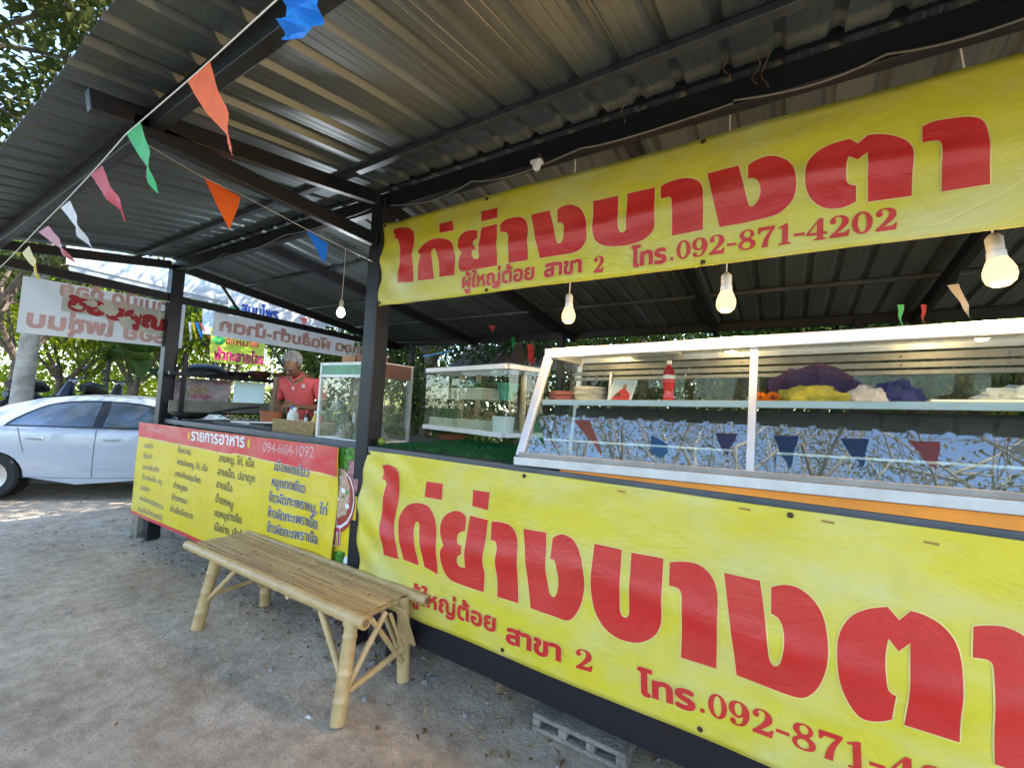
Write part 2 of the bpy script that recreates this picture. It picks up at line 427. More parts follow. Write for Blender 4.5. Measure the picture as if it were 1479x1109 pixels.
# heavy roman numerals of the telephone number, drawn by hand: (outer, holes)
def ell(cx, cy, rx, ry, n=22): return [(cx+rx*math.cos(2*math.pi*i/n), cy+ry*math.sin(2*math.pi*i/n)) for i in range(n)]
DIG = {
 '0': ([ell(.4, .5, .38, .51), ell(.4, .5, .16, .43)], .8),
 '1': ([[(.08, 0, 1), (.62, 0, 1), (.62, .06, 1), (.49, .1, 1), (.49, 1, 1), (.4, 1, 1), (.08, .86, 1), (.08, .8, 1), (.24, .82, 1), (.24, .1, 1), (.08, .06, 1)]], .66),
 '2': ([[(.04, 0, 1), (.74, 0, 1), (.80, .3, 1), (.72, .3, 1), (.62, .2), (.34, .19, 1), (.6, .4), (.76, .6), (.74, .83), (.6, .96), (.4, 1), (.2, .96), (.07, .83), (.06, .7), (.16, .63), (.27, .67), (.30, .76), (.25, .86), (.32, .93), (.42, .92), (.51, .82), (.50, .66), (.42, .5), (.24, .28), (.04, .1, 1)]], .82),
 '8': ([[(.4, 1), (.62, .96), (.74, .8), (.70, .64), (.60, .54), (.76, .42), (.81, .26), (.71, .08), (.4, 0), (.12, .07), (.02, .24), (.08, .4), (.22, .5), (.1, .62), (.07, .78), (.18, .94)], ell(.43, .77, .15, .17, 14), ell(.39, .24, .2, .17, 14)], .83),
 '9': ([[(.38, 1), (.6, .95), (.76, .78), (.81, .55), (.74, .28), (.55, .06), (.3, 0), (.12, .05), (.06, .18), (.14, .28), (.25, .26), (.29, .16), (.26, .09), (.36, .07), (.48, .14), (.55, .3), (.55, .43), (.44, .35), (.3, .34), (.12, .42), (.02, .6), (.04, .82), (.18, .96)], ell(.38, .68, .14, .25, 16)], .83),
 '7': ([[(.05, 1, 1), (.05, .68, 1), (.13, .68, 1), (.22, .82, 1), (.6, .82, 1), (.34, .45), (.2, 0, 1), (.48, 0, 1), (.52, .33), (.62, .6), (.8, .9, 1), (.8, 1, 1)]], .82),
 '4': ([[(.5, 1, 1), (.67, 1, 1), (.67, .36, 1), (.82, .36, 1), (.82, .24, 1), (.67, .24, 1), (.67, .08, 1), (.79, .05, 1), (.79, 0, 1), (.28, 0, 1), (.28, .05, 1), (.42, .08, 1), (.42, .24, 1), (.0, .24, 1), (.0, .34, 1)], [(.42, .8, 1), (.13, .36, 1), (.42, .36, 1)]], .84),
 '-': ([[(.04, .32, 1), (.5, .32, 1), (.5, .45, 1), (.04, .45, 1)]], .54),
 '.': ([ell(.16, .1, .1, .1, 12)], .36)}
def number_mesh(s):
    V = []; Fc = []; x = 0
    for ch in s:
        loops, adv = DIG[ch]
        loops = [l if len(l[0]) == 2 and len(l) in (12, 14, 16, 22) and all(len(p) == 2 for p in l) and ch in '0.' else smooth_outline(l, 3) for l in loops]
        v, f = fill2d(loops); n = len(V)
        V += [(a+x, b, 0) for a, b in v]; Fc += [tuple(n+i for i in q) for q in f]; x += adv*1.04
    return V, Fc, x

# ================================================================ SETTING
from mathutils import noise as NZ
def gh(x, y):
    h = .014 * NZ.noise((x*1.3, y*1.3, 0)) + .006 * NZ.noise((x*5, y*5, 2))
    r = max(0, min(1, (-x - 10.3) / 2.2)); r = r*r*(3-2*r)
    b = max(0, min(1, (y - 7.5) / 6))
    return h + .80*r + .25*b*(1-r) - .012
def axis(lo, hi, a, b, fine, grow=1.22):
    v = list(np.arange(a, b, fine)); s = fine; x = v[-1]
    while x < hi: s *= grow; x += s; v.append(x)
    s = fine; x = v[0]; pre = []
    while x > lo: s *= grow; x -= s; pre.append(x)
    return pre[::-1] + v
gx = axis(-150, 150, -7.0, 1.2, .06); gy = axis(-150, 150, -.6, 3.2, .06)
mb = MB()
mb.v = [(x, y, gh(x, y)) for y in gy for x in gx]; nx = len(gx)
mb.f = [(j*nx+i, j*nx+i+1, (j+1)*nx+i+1, (j+1)*nx+i) for j in range(len(gy)-1) for i in range(nx-1)]
DIRT = D.materials.new('packed_dirt'); DIRT.use_nodes = True
def build_dirt():
    t = DIRT.node_tree; b = t.nodes['Principled BSDF']; N = t.nodes.new; lk = t.links.new
    tc = N('ShaderNodeTexCoord'); src = tc.outputs['Object']
    def noise(sc, det=6, rough=.6):
        n = N('ShaderNodeTexNoise'); n.inputs['Scale'].default_value = sc; n.inputs['Detail'].default_value = det
        n.inputs['Roughness'].default_value = rough; lk(src, n.inputs[0]); return n
    def ramp(inp, a, ca, c, cc):
        r = N('ShaderNodeValToRGB'); r.color_ramp.elements[0].position = a; r.color_ramp.elements[1].position = c
        r.color_ramp.elements[0].color = (*ca, 1); r.color_ramp.elements[1].color = (*cc, 1); lk(inp, r.inputs[0]); return r
    n1 = noise(.9, 8, .7); base = ramp(n1.outputs[0], .34, (.42, .315, .21), .68, (.72, .60, .46))
    n2 = noise(9, 10, .75); fine = ramp(n2.outputs[0], .3, (.58, .55, .51), .7, (1.22, 1.2, 1.17))
    mx = N('ShaderNodeMix'); mx.data_type = 'RGBA'; mx.blend_type = 'MULTIPLY'; mx.inputs[0].default_value = 1
    lk(base.outputs[0], mx.inputs[6]); lk(fine.outputs[0], mx.inputs[7])
    vo = N('ShaderNodeTexVoronoi'); vo.inputs['Scale'].default_value = 55; lk(src, vo.inputs[0])
    n3 = noise(2.3, 4); 
    peb = ramp(vo.outputs['Distance'], .10, (1, 1, 1), .26, (0, 0, 0)); msk = ramp(n3.outputs[0], .5, (0, 0, 0), .62, (.5, .5, .5))
    ml = N('ShaderNodeMath'); ml.operation = 'MULTIPLY'; lk(peb.outputs[0], ml.inputs[0]); lk(msk.outputs[0], ml.inputs[1])
    m2 = N('ShaderNodeMix'); m2.data_type = 'RGBA'; lk(ml.outputs[0], m2.inputs[0]); lk(mx.outputs[2], m2.inputs[6])
    m2.inputs[7].default_value = (.50, .46, .40, 1)
    lk(m2.outputs[2], b.inputs['Base Color']); b.inputs['Roughness'].default_value = .92
    n4 = noise(28, 10, .7); ad = N('ShaderNodeMath'); ad.operation = 'MULTIPLY_ADD'; ad.inputs[1].default_value = .5
    lk(ml.outputs[0], ad.inputs[0]); lk(n4.outputs[0], ad.inputs[2])
    bp = N('ShaderNodeBump'); bp.inputs['Strength'].default_value = 1.0; bp.inputs['Distance'].default_value = .02
    lk(ad.outputs[0], bp.inputs['Height']); lk(bp.outputs[0], b.inputs['Normal'])
build_dirt()
go = tag(obj('ground', mb, DIRT, smooth=True), kind='structure')
go.data.materials.append(mat('forest_floor', (.085, .065, .04), .95, 0, .5, 3, .8, 20, detail=9))
go.data.materials.append(mat('rough_grass_ground', (.085, .10, .035), .95, 0, .5, 1.5, .8, 20, detail=9))
for p in go.data.polygons:
    x, y, _ = p.center
    if y > 5.75 + .25*math.sin(x*1.7) and x > -15: p.material_index = 1
    elif y < -2.1 + .25*math.sin(x*1.3) or x*x+y*y > 18**2: p.material_index = 2  # unseen grass across the track, added to cut warm bounce onto the roof

# pebbles and leaf litter
def pebble_verts(mb, c, r):
    n = len(mb.v); q = random.random()*6.28; e = .6+.4*random.random(); h = r*random.uniform(.35, .7)
    for k in range(6):
        a = q+k*math.pi/3; rr = r*random.uniform(.75, 1.1)
        mb.v.append((c[0]+rr*math.cos(a), c[1]+rr*e*math.sin(a), c[2]-r*.2))
    for k in range(3):
        a = q+.4+k*2.094; mb.v.append((c[0]+r*.5*math.cos(a), c[1]+r*.5*e*math.sin(a), c[2]+h*random.uniform(.8, 1.1)))
    mb.f += [(n+6, n+7, n+8)]
    for k in range(3):
        a, b, c2, d = n+2*k, n+(2*k+1) % 6, n+(2*k+2) % 6, n+6+k
        mb.f += [(a, b, d), (b, c2, n+6+(k+1) % 3), (b, n+6+(k+1) % 3, d)]
PEB = mat('pebble_stone', (.30, .27, .235), .9, 0, .4, 30)
mb = MB(); rnd = random.Random(3)
for k in range(5200):
    u = rnd.random()
    if k < 1500: x, y = rnd.uniform(-6.4, .6), rnd.gauss(1.85, .28)
    elif k < 3800: x, y = rnd.uniform(-7, 1), rnd.uniform(-.4, 3.4)
    else: x, y = rnd.uniform(-11, -6.1), rnd.uniform(-.2, 4.5)
    r = rnd.choice([.003, .004, .005, .006, .007]) if k < 3800 else rnd.uniform(.006, .016)
    if k % 70 == 0: r = rnd.uniform(.012, .03)
    pebble_verts(mb, (x, y, gh(x, y)), r)
for k in range(1500):
    x = rnd.uniform(-6.2, .8); y = 1.98+abs(rnd.gauss(0, .22))-.12; r = rnd.choice([.005, .008, .011, .016, .022, .03]) if k % 9 == 0 else rnd.uniform(.003, .009)
    pebble_verts(mb, (x, y, gh(x, y)), r)
tag(obj('pebbles', mb, PEB), kind='stuff')
DRYLEAF = leafmat('dry_leaf', (.16, .09, .04), (.36, .25, .12), .1, 5, .7)
def leafblade(mb, c, d, n, L, W, fold=.25):
    d = Vector(d).normalized(); n = Vector(n).normalized(); s = d.cross(n).normalized(); n = s.cross(d)
    c = Vector(c); k = len(mb.v)
    pts = [c, c+d*L*.4+s*W/2+n*W*fold, c+d*L-n*L*.12, c+d*L*.4-s*W/2+n*W*fold]
    mb.v += [tuple(p) for p in pts]; mb.f += [(k, k+1, k+2), (k, k+2, k+3)]
mb = MB()
for k in range(420):
    x, y = (rnd.uniform(-6, .8), rnd.gauss(1.98, .16)) if k < 300 else (rnd.uniform(-11, 0), rnd.uniform(0, 4))
    a = rnd.random()*6.28
    leafblade(mb, (x, y, gh(x, y)+.006), (math.cos(a), math.sin(a), rnd.uniform(-.1, .35)), (rnd.uniform(-.3, .3), rnd.uniform(-.3, .3), 1), rnd.uniform(.02, .055), rnd.uniform(.012, .028))
tag(obj('leaf_litter', mb, DRYLEAF), kind='stuff')
for (px, py, L, lab) in ((717, 1000, .09, 'large curled dry brown leaf on the ground below the lower banner'), (611, 1035, .035, 'small pale dry leaf lying alone on bare ground right of the bench leg')):
    c = P(px, py, z=.01); mb = MB()
    for i in range(5):
        a = .5+i*.28; leafblade(mb, c+np.array([0, 0, .004*i]), (math.cos(a), math.sin(a), .1+.09*i), (.3, -.4, 1), L*(.7+.1*i), L*.45, .4)
    tag(obj('dry_leaf', mb, leafmat('pale_dry_leaf', (.30, .2, .1), (.5, .38, .22), .1, 9, .7)), lab, 'leaf')
c = P(445, 1036, z=.01)
mb = MB().quad((c[0]-.016, c[1]-.006, .008), (c[0]+.014, c[1]-.01, .012), (c[0]+.017, c[1]+.006, .009), (c[0]-.013, c[1]+.01, .014))
tag(obj('paper_scrap', mb, WHITEP), 'tiny white scrap of paper on the dirt left of the front bench leg', 'scrap')

# ---------------------------------------------------------------- trees
def rot_rand(rn):
    z = rn.uniform(-1, 1); a = rn.random()*6.283; r = math.sqrt(1-z*z); return Vector((r*math.cos(a), r*math.sin(a), z))
def crown_mesh(rn, clumps, per, lsize, spread, droop=.3):
    mb = MB()
    for c, r in clumps:
        c = Vector(c)
        for k in range(int(per*(r**1.3))):
            q = rot_rand(rn); rad = r*(rn.random()**.45); p = c + Vector((q.x*rad*spread, q.y*rad*spread, q.z*rad*.75))
            d = (q + Vector((rn.uniform(-.7, .7), rn.uniform(-.7, .7), rn.uniform(-.6, .4)-droop))).normalized()
            n = (Vector((rn.uniform(-.6, .6), rn.uniform(-.6, .6), 1)) + q*.4)
            leafblade(mb, p, d, n, lsize*rn.uniform(.7, 1.3), lsize*.5*rn.uniform(.7, 1.2), .15)
    return mb
def limb(mb, rn, a, d, L, r, depth, tips, bend=.35, seg=6):
    pts = [Vector(a)]; d = Vector(d).normalized(); n = 4
    for i in range(n):
        d = (d + rot_rand(rn)*bend*.35).normalized(); pts.append(pts[-1]+d*L/n)
    mb.tube(pts, [r*(1-.5*i/n) for i in range(n+1)], seg if depth > 1 else 4, cap=False)
    if depth == 0: tips.append(pts[-1]); return
    for k in range(rn.choice([2, 3, 3])):
        i = rn.choice([2, 3, 4]); q = (d + rot_rand(rn)*.95 + Vector((0, 0, .18))).normalized()
        limb(mb, rn, pts[i], q, L*rn.uniform(.55, .8), r*.5, depth-1, tips, bend, seg)
    tips.append(pts[-1])
def tree(name, label, x, y, h, cr, lm, seed, lsize=.16, per=150, depth=2, bark=BARK, group=None, trunk_r=.13, low=.35, spread=1.1, clump=.75):
    rn = random.Random(seed); z0 = gh(x, y)-.05
    t = thing(name, label, 'tree', (x, y, z0), 0, group)
    mb = MB(); tips = []
    th = h*low; lean = Vector((rn.uniform(-.12, .12), rn.uniform(-.12, .12), 1))
    pts = [Vector((0, 0, 0)), lean*th*.5, lean*th]
    mb.tube(pts, [trunk_r*1.25, trunk_r, trunk_r*.85], 9, cap=False)
    for k in range(5):
        a = k*1.257+rn.random(); limb(mb, rn, pts[2]*rn.uniform(.8, 1), (math.cos(a)*cr/h*1.6, math.sin(a)*cr/h*1.6, 1), (h-th)*.5, trunk_r*.5, depth, tips)
    o = obj('trunk', mb, bark, t, smooth=True, local=True)
    cl = [(p, clump*rn.uniform(.6, 1.25)) for p in tips]
    obj('crown', crown_mesh(rn, cl, per, lsize, spread), lm, t, local=True)
    return t
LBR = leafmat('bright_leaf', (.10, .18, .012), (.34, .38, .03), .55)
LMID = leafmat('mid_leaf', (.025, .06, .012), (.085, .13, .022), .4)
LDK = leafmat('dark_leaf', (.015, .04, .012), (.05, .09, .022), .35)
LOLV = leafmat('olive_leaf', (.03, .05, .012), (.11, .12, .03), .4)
def dirp(px, dist, rel=0):
    """ground point at a viewing direction of the photograph and a distance in metres"""
    r = RM @ np.array([px-CX, 0, -FPX]); r = r[:2]/np.hypot(*r[:2]); return r*dist
G1 = 'trees beyond the parked car'
def T(px, dist, *a, **k):
    x, y = dirp(px, dist); return tree('leafy_tree', a[0], x, y, *a[1:], **k)
T(20, 17, 'green tree behind the pale trunk at the far left edge', 6.0, 2.2, LMID, 11, group=G1, lsize=.17, low=.25)
T(85, 20, 'bright yellow green tree behind the first scooter', 5.2, 2.3, LBR, 12, group=G1, lsize=.19, per=150, low=.2)
T(125, 24, 'tall sunlit yellow green tree above the two scooters', 7.0, 2.6, LBR, 13, group=G1, lsize=.22, per=120, low=.2)
T(190, 19, 'yellow green tree behind the second scooter near the dark corner post', 5.4, 2.2, LBR, 14, group=G1, lsize=.19, low=.2)
T(245, 22, 'sunlit green tree between the corner post and the yellow herb banner', 6.5, 2.4, LMID, 15, group=G1, lsize=.19, low=.2)
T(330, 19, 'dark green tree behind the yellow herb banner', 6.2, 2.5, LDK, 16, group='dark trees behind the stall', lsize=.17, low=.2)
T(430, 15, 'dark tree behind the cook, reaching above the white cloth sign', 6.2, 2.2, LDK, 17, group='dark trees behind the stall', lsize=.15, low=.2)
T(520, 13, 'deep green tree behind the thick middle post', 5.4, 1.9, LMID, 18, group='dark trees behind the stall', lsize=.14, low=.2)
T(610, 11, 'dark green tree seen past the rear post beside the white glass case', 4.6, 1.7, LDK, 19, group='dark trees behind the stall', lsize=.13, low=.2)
T(-60, 13, 'olive tree just left of the picture frame beside the parked car', 6.2, 2.3, LOLV, 20, group=G1, lsize=.15, low=.25)
# woodland behind the right part of the stall, seen through the long case
G2 = 'woodland trees behind the long display case'
for i, (px, dist, lab, lm) in enumerate(((800, 9.5, 'dark woodland tree behind the plates in the long case', LDK), (930, 8.5, 'woodland tree seen behind the red bottle', LMID), (1060, 9.5, 'woodland tree seen behind the middle upright of the long case', LDK), (1190, 8, 'woodland tree seen just right of the purple cloth', LMID), (1290, 9.5, 'woodland tree with sunlit leaves behind the right half of the case', LBR), (1380, 8.0, 'dark woodland tree behind the right end of the case', LMID), (1480, 9, 'woodland tree at the right edge of the picture behind the case', LDK))):
    T(px, dist, lab, 4.6+.3*(i % 3), 1.9, lm, 30+i, group=G2, lsize=.12, per=210, low=.18, clump=.85)
# a thicket of shrubs low behind the stall
UG = MB(); rn = random.Random(5)
cl = []
for k in range(150):
    px = rn.uniform(540, 1600); d = rn.uniform(7.6, 12.5); x, y = dirp(px, d); cl.append(((x, y, gh(x, y)+rn.uniform(.2, 2.4)), rn.uniform(.5, .95)))
for k in range(90):
    pass
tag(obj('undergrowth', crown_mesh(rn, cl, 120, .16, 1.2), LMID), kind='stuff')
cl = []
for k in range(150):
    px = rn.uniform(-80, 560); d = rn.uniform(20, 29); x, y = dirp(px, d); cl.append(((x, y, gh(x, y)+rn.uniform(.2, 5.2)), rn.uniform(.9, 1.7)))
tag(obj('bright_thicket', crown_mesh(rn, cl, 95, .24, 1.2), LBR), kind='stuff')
GC = []
for k in range(420):
    x, y = rn.uniform(-13, 9), rn.uniform(5.9, 13); GC.append(((x, y, gh(x, y)+rn.uniform(.05, .35)), rn.uniform(.35, .6)))
tag(obj('ground_cover', crown_mesh(rn, GC, 420, .11, 1.3), LDK), kind='stuff')
UG3 = []
for k in range(150):
    px = rn.uniform(430, 1800); d = rn.uniform(13.5, 19); x, y = dirp(px, d); UG3.append(((x, y, gh(x, y)+rn.uniform(.2, 4.6)), rn.uniform(1.0, 1.7)))
tag(obj('far_thicket', crown_mesh(rn, UG3, 130, .26, 1.2), LDK), kind='stuff')
UG2 = []
for k in range(150):
    a = rn.uniform(0, math.pi*2); d = rn.uniform(34, 60); x, y = math.cos(a)*d, math.sin(a)*d
    if y < -5: d *= 1.1
    UG2.append(((x, y, gh(x, y)+rn.uniform(.5, 3.2 if y < -8 else 7)), rn.uniform(2.4, 4.0)))
tag(obj('forest', crown_mesh(rn, UG2, 42, .62, 1.2), LMID), kind='stuff')
# nearby broad crown above the canopy's left end (it fills the upper left corner)
tree('leafy_tree', 'olive green tree reaching over the left front corner of the roof', -6.4, -.9, 8.0, 2.9, LOLV, 61, lsize=.14, per=420, low=.5, group='trees across the track')
for i, (x, y, h, lm) in enumerate(((-8.6, 8.6, 8.5, LDK), (-5.2, 8.4, 7.5, LMID), (-11.8, 10.2, 9.5, LMID), (-6.1, 6.5, 7.6, LDK), (-4.2, 6.9, 7.4, LDK))):  # trees added so that their crowns shade the car and open ground
    tree('leafy_tree', ['tall shade tree added behind the left end of the stall', 'added shade tree close behind the rear roof edge', 'broad added shade tree beyond the cooking rack', 'added shade tree rising close behind the cook', 'added shade tree close behind the dusty food case'][i], x, y, h, 2.8, lm, 170+i, lsize=.15, per=150, low=.35, group='dark trees behind the stall')
# thin, almost bare trees across the track, mirrored in the slanted case glass
TWIG = leafmat('sparse_leaf', (.09, .08, .02), (.30, .26, .06), .4)
for i, (x, y, h) in enumerate(((-6.4, -4.4, 9.6), (-4.2, -4.0, 9.0), (-2.5, -4.4, 10.0), (-.7, -3.6, 9.0), (.7, -4.4, 10.0), (2.3, -3.8, 9.2), (3.9, -4.6, 9.8))):
    rn = random.Random(80+i); z0 = gh(x, y)-.05
    t = thing('bare_tree', ['thin nearly bare tree across the track at the far left end', 'thin nearly bare tree across the track facing the menu board', 'taller bare tree across the track facing the thick middle post', 'nearly bare tree across the track facing the white plates', 'bare pale tree across the track facing the middle of the long case', 'nearly bare tree across the track facing the right half of the long case', 'tall bare tree across the track facing the right end of the stall'][i], 'tree', (x, y, z0), 0, 'bare trees across the track')
    mb = MB(); tips = []; base = [Vector((0, 0, 0)), Vector((rn.uniform(-.2, .2), 0, h*.22)), Vector((rn.uniform(-.3, .3), rn.uniform(-.3, .3), h*.36))]
    mb.tube(base, [.13, .11, .09], 8, cap=False)
    for k in range(5):
        a = k*1.26+rn.random(); limb(mb, rn, base[2]*rn.uniform(.75, 1), (math.cos(a)*.6, math.sin(a)*.6, .9), h*.27, .06, 3, tips, .55, 5)
    obj('trunk', mb, PALEBARK, t, smooth=True, local=True)
    obj('crown', crown_mesh(rn, [(p, .42) for p in tips if rn.random() < (.85 if i < 4 else .45)], 60, .085, 1.2), TWIG, t, local=True)

# ================================================================ THE STALL
FY = 1.95               # front plane of the stall
RL, RR = -5.78, 3.2     # ends of the roof
def zc(y): return 3.065 + .17*(y-1.85)       # underside of the front canopy
def zr(y): return 3.085 - .12*(y-1.95)       # underside of the rear roof
stall = thing('market_stall', 'black steel framed food stall with a corrugated metal roof', 'stall', (-2.4, 3.5, 0))
def roof_sheet(x0, w, y0, y1, zf, th=.0012, par=None):
    mb = MB(); prof = []; x = x0; k = int(round(w/.19))
    for i in range(k):
        a = x0+i*w/k
        prof += [(a, 0), (a+.042, 0), (a+.046, .0014), (a+.054, .0014), (a+.058, 0), (a+.086, 0), (a+.09, .0014), (a+.098, .0014), (a+.102, 0), (a+.128, 0), (a+.146, .026), (a+.172, .026)]
    prof.append((x0+w+.012, 0))
    ys = np.linspace(y0, y1, 7); n = len(prof)
    jit = random.uniform(-.002, .002)
    for j, y in enumerate(ys):
        for (a, b) in prof: mb.v.append((a, y, zf(y)+b+jit+.0025*math.sin(y*3+x0*7)))
    for j in range(6):
        for i in range(n-1): mb.f.append((j*n+i, (j+1)*n+i, (j+1)*n+i+1, j*n+i+1))
    o = obj('roof_sheet', mb, ZINC, par); s = o.modifiers.new('thick', 'SOLIDIFY'); s.thickness = .0012; s.offset = 1
    return o
k = 0; x = RL-.1
while x < RR:
    roof_sheet(x, .76, .40, 1.98, lambda y, q=k: zc(y)+.004*(q % 2), par=stall)
    roof_sheet(x, .76, 1.99, 5.5, lambda y, q=k: zr(y)+.004*(q % 2), par=stall)
    x += .757; k += 1
def beam(name, a, b, wx, wz, m=STEEL, par=stall):
    return obj(name, MB().bar(a, b, wx, wz), m, par, bevel=.004)
for (a_, b_, f_) in ((1.66, 1.985, zc), (1.985, 2.42, zr)):  # caps and closer added to block sun through the ridge gap
    n_ = [(RL-.12, a_, f_(a_)+.036), (RR, a_, f_(a_)+.036), (RR, b_, f_(b_)+.036), (RL-.12, b_, f_(b_)+.036)]
    obj('ridge_light_cap', MB().slab(n_, (0, 0, 1), .0015), ZINC, stall)
obj('ridge_light_stop', MB().box(RL-.1, RR, 1.9835, 1.9865, 3.075, 3.128), STEEL, stall)
# posts
for (x, y, s, z1) in ((-2.41, 2.01, .12, 3.0), (-5.79, 2.01, .12, 3.0), (1.35, 2.01, .12, 3.0)):
    obj('post', MB().box(x-s/2, x+s/2, y-s/2, y+s/2, 0, z1), STEEL, stall, bevel=.006)
for (x, y) in ((-5.42, 5.32), (-2.6, 5.32), (.6, 5.32), (3.0, 5.32)):
    obj('rear_post', MB().box(x-.04, x+.04, y-.04, y+.04, 0, zr(y)-.06), GALV if x < -5 else STEEL, stall)
beam('main_beam', (RL-.08, 2.01, 2.985), (RR, 2.01, 2.985), .06, .115)
beam('edge_beam', (RL-.08, .70, zc(.70)-.075), (RR, .70, zc(.70)-.075), .05, .10)
beam('rear_beam', (RL, 5.32, zr(5.32)-.055), (RR, 5.32, zr(5.32)-.055), .06, .09)
for y in (1.66,): beam('purlin', (RL-.08, y, zc(y)-.022), (RR, y, zc(y)-.022), .045, .035, GALV)
for y in (2.75, 3.6, 4.45): beam('purlin', (RL-.02, y, zr(y)-.02), (RR, y, zr(y)-.02), .045, .032, GALV)
for x in (-5.79, -2.41, 1.35):
    beam('canopy_rafter', (x, .48, zc(.48)-.085), (x, 1.95, zc(1.95)-.085), .05, .085)
    beam('crossbar', (x, .62, 2.735 if x > -5 else 2.655), (x, 1.95, 2.70 if x > -5 else 2.635), .05, .085)
for x in (-5.76, -4.1, -2.44, -.68, 1.0, 2.6):
    beam('rear_rafter', (x, 2.05, zr(2.05)-.085), (x, 5.4, zr(5.4)-.085), .05, .095)
beam('crossbar', (-5.76, 2.07, 2.62), (-5.76, 5.30, 2.56), .05, .075)
for q in (0, 1): beam('strut', (-5.76, 2.45, 2.91), (-5.76, 2.45+.22*q, 2.635), .02, .03)
# floor deck on a black steel frame, resting on blocks
obj('floor', MB().box(-5.7, 2.6, 2.0, 5.2, .30, .335), mat('plywood_floor', (.16, .12, .08), .8), stall)
obj('floor_beam', MB().box(-2.30, 2.6, 1.955, 2.005, .182, .335), STEEL, stall, bevel=.004)
obj('floor_beam', MB().box(-2.30, 2.6, 3.4, 3.46, .19, .298), STEEL, stall)
obj('floor_leg', MB().box(-2.10, -2.04, 2.0, 2.06, 0, .20), STEEL, stall)
for x in (.9, 2.3): obj('floor_leg', MB().box(x, x+.06, 2.02, 2.08, 0, .2), STEEL, stall)

# counter
ct = thing('counter', 'long black steel counter running along the stall front', 'counter', (-1.6, 2.4, .335))
obj('top', MB().box(-5.72, 2.6, 2.075, 3.02, 1.262, 1.290), mat('counter_board', (.05, .05, .05), .5), ct)
obj('front_rail', MB().box(-5.72, -2.475, 2.0, 2.07, 1.248, 1.296), mat('grey_rail', (.09, .095, .11), .4), ct, bevel=.004)
obj('front_rail', MB().box(-2.345, 2.6, 1.955, 2.0, 1.248, 1.292), mat('grey_rail', (.09, .095, .11), .4), ct, bevel=.004)
obj('back_panel', MB().box(-5.72, 2.6, 2.95, 2.97, .34, 1.26), STEEL, ct)
for x in (-5.5, -4.4, -3.3, -2.2, -1.1, 0, 1.1, 2.2):
    obj('leg', MB().box(x, x+.04, 2.02, 2.06, .335, 1.247), STEEL, ct)
obj('kick_panel', MB().box(-5.72, 2.6, 2.061, 2.069, .34, 1.247), STEEL, ct)
# artificial grass mat: a sheet with thousands of tiny blades
gm = thing('grass_mat', 'dark green artificial grass mat spread over the counter', 'mat', (-1.9, 2.5, 1.29))
obj('backing', MB().box(-2.33, -.6, 2.005, 3.0, 1.2935, 1.300), GRASSM, gm)
mb = MB(); rn = random.Random(9)
for k in range(15000):
    x = rn.uniform(-2.33, -.75); y = 2.005 + rn.random()*.98; a = rn.random()*6.28; l = rn.uniform(.008, .017)
    n = len(mb.v); dx, dy = math.cos(a)*.0022, math.sin(a)*.0022
    mb.v += [(x-dx, y-dy, 1.299), (x+dx, y+dy, 1.299), (x+rn.uniform(-.006, .006), y+rn.uniform(-.006, .006), 1.299+l)]; mb.f.append((n, n+1, n+2))
tag(obj('pile', mb, leafmat('plastic_grass', (.008, .06, .02), (.03, .17, .05), .1, 8), gm), kind='stuff')

# concrete blocks
def cblock(name, label, x0, y0, rz, L=.39, Wd=.19, Hh=.18):
    t = thing(name, label, 'block', (x0, y0, 0), rz, 'hollow blocks under the stall')
    mb = MB(); m = .024; wv = .045; n = 3; cw = (L-wv*(n+1))/n
    # lying on its side: holes face the viewer
    xs = [0]
    for i in range(n): pass
    mb.box(0, L, 0, Wd, 0, m); mb.box(0, L, 0, Wd, Hh-m, Hh)
    for i in range(n+1):
        a = i*(cw+wv); mb.box(a, a+wv, 0, Wd, m, Hh-m)
    obj('block_body', mb, CONC, t, local=True, bevel=.008)
    mb = MB().box(.004, L-.004, Wd-.04, Wd-.03, .01, Hh-.01); obj('web', mb, CONC, t, local=True)
    return t
cblock('concrete_block', 'hollow grey concrete block lying flat in front below the black floor beam', -1.05, 2.0, R_(1), .47, .19, .085)
b2 = cblock('concrete_block', 'second hollow block set back on top of the front one under the beam', -.99, 2.10, R_(-2), .40, .19, .09); b2.location.z = .087
c = P(212, 752, z=.11)
tag(obj('wooden_block', MB().box(-6.13, -5.96, 1.93, 2.08, -.01, .235), mat('weathered_wood', (.27, .23, .17), .85, 0, .3, 12, .3, 50), bevel=.006), 'squat weathered block under the left corner of the menu board', 'block')

# ================================================================ BANNERS
def banner_fn(y0, seedk, x0, x1, z0, z1, amp):
    def d(x, z):
        u = x-x0; v = (z-z0)/(z1-z0)
        s = amp*(.9*math.sin(5.1*x+1.3*seedk+2.2*z)*.5 + .5*NZ.noise((x*2.3+seedk, z*3.2, seedk)) + .35*NZ.noise((x*6+3, z*7, seedk*2)))
        # shallow sag lines fanning out of the tied corners and eyelets
        s += amp*.55*math.sin(38*(z-z1)+6*math.sin(2.1*x+seedk))*max(0, 1-abs(z1-z)/.16)*(.5+.5*math.sin(4.0*x+seedk))
        e = max(0, 1-u/.5)
        s += amp*1.0*e*math.sin(26*(u*.8-(z1-z))+seedk)
        s += amp*.9*math.exp(-((v-.5-.05*math.sin(3*x+seedk))/.06)**2)
        return s
    def fn(x, z, lift=0): return (x, y0 - amp*1.6 - d(x, z) - lift, z)
    return fn
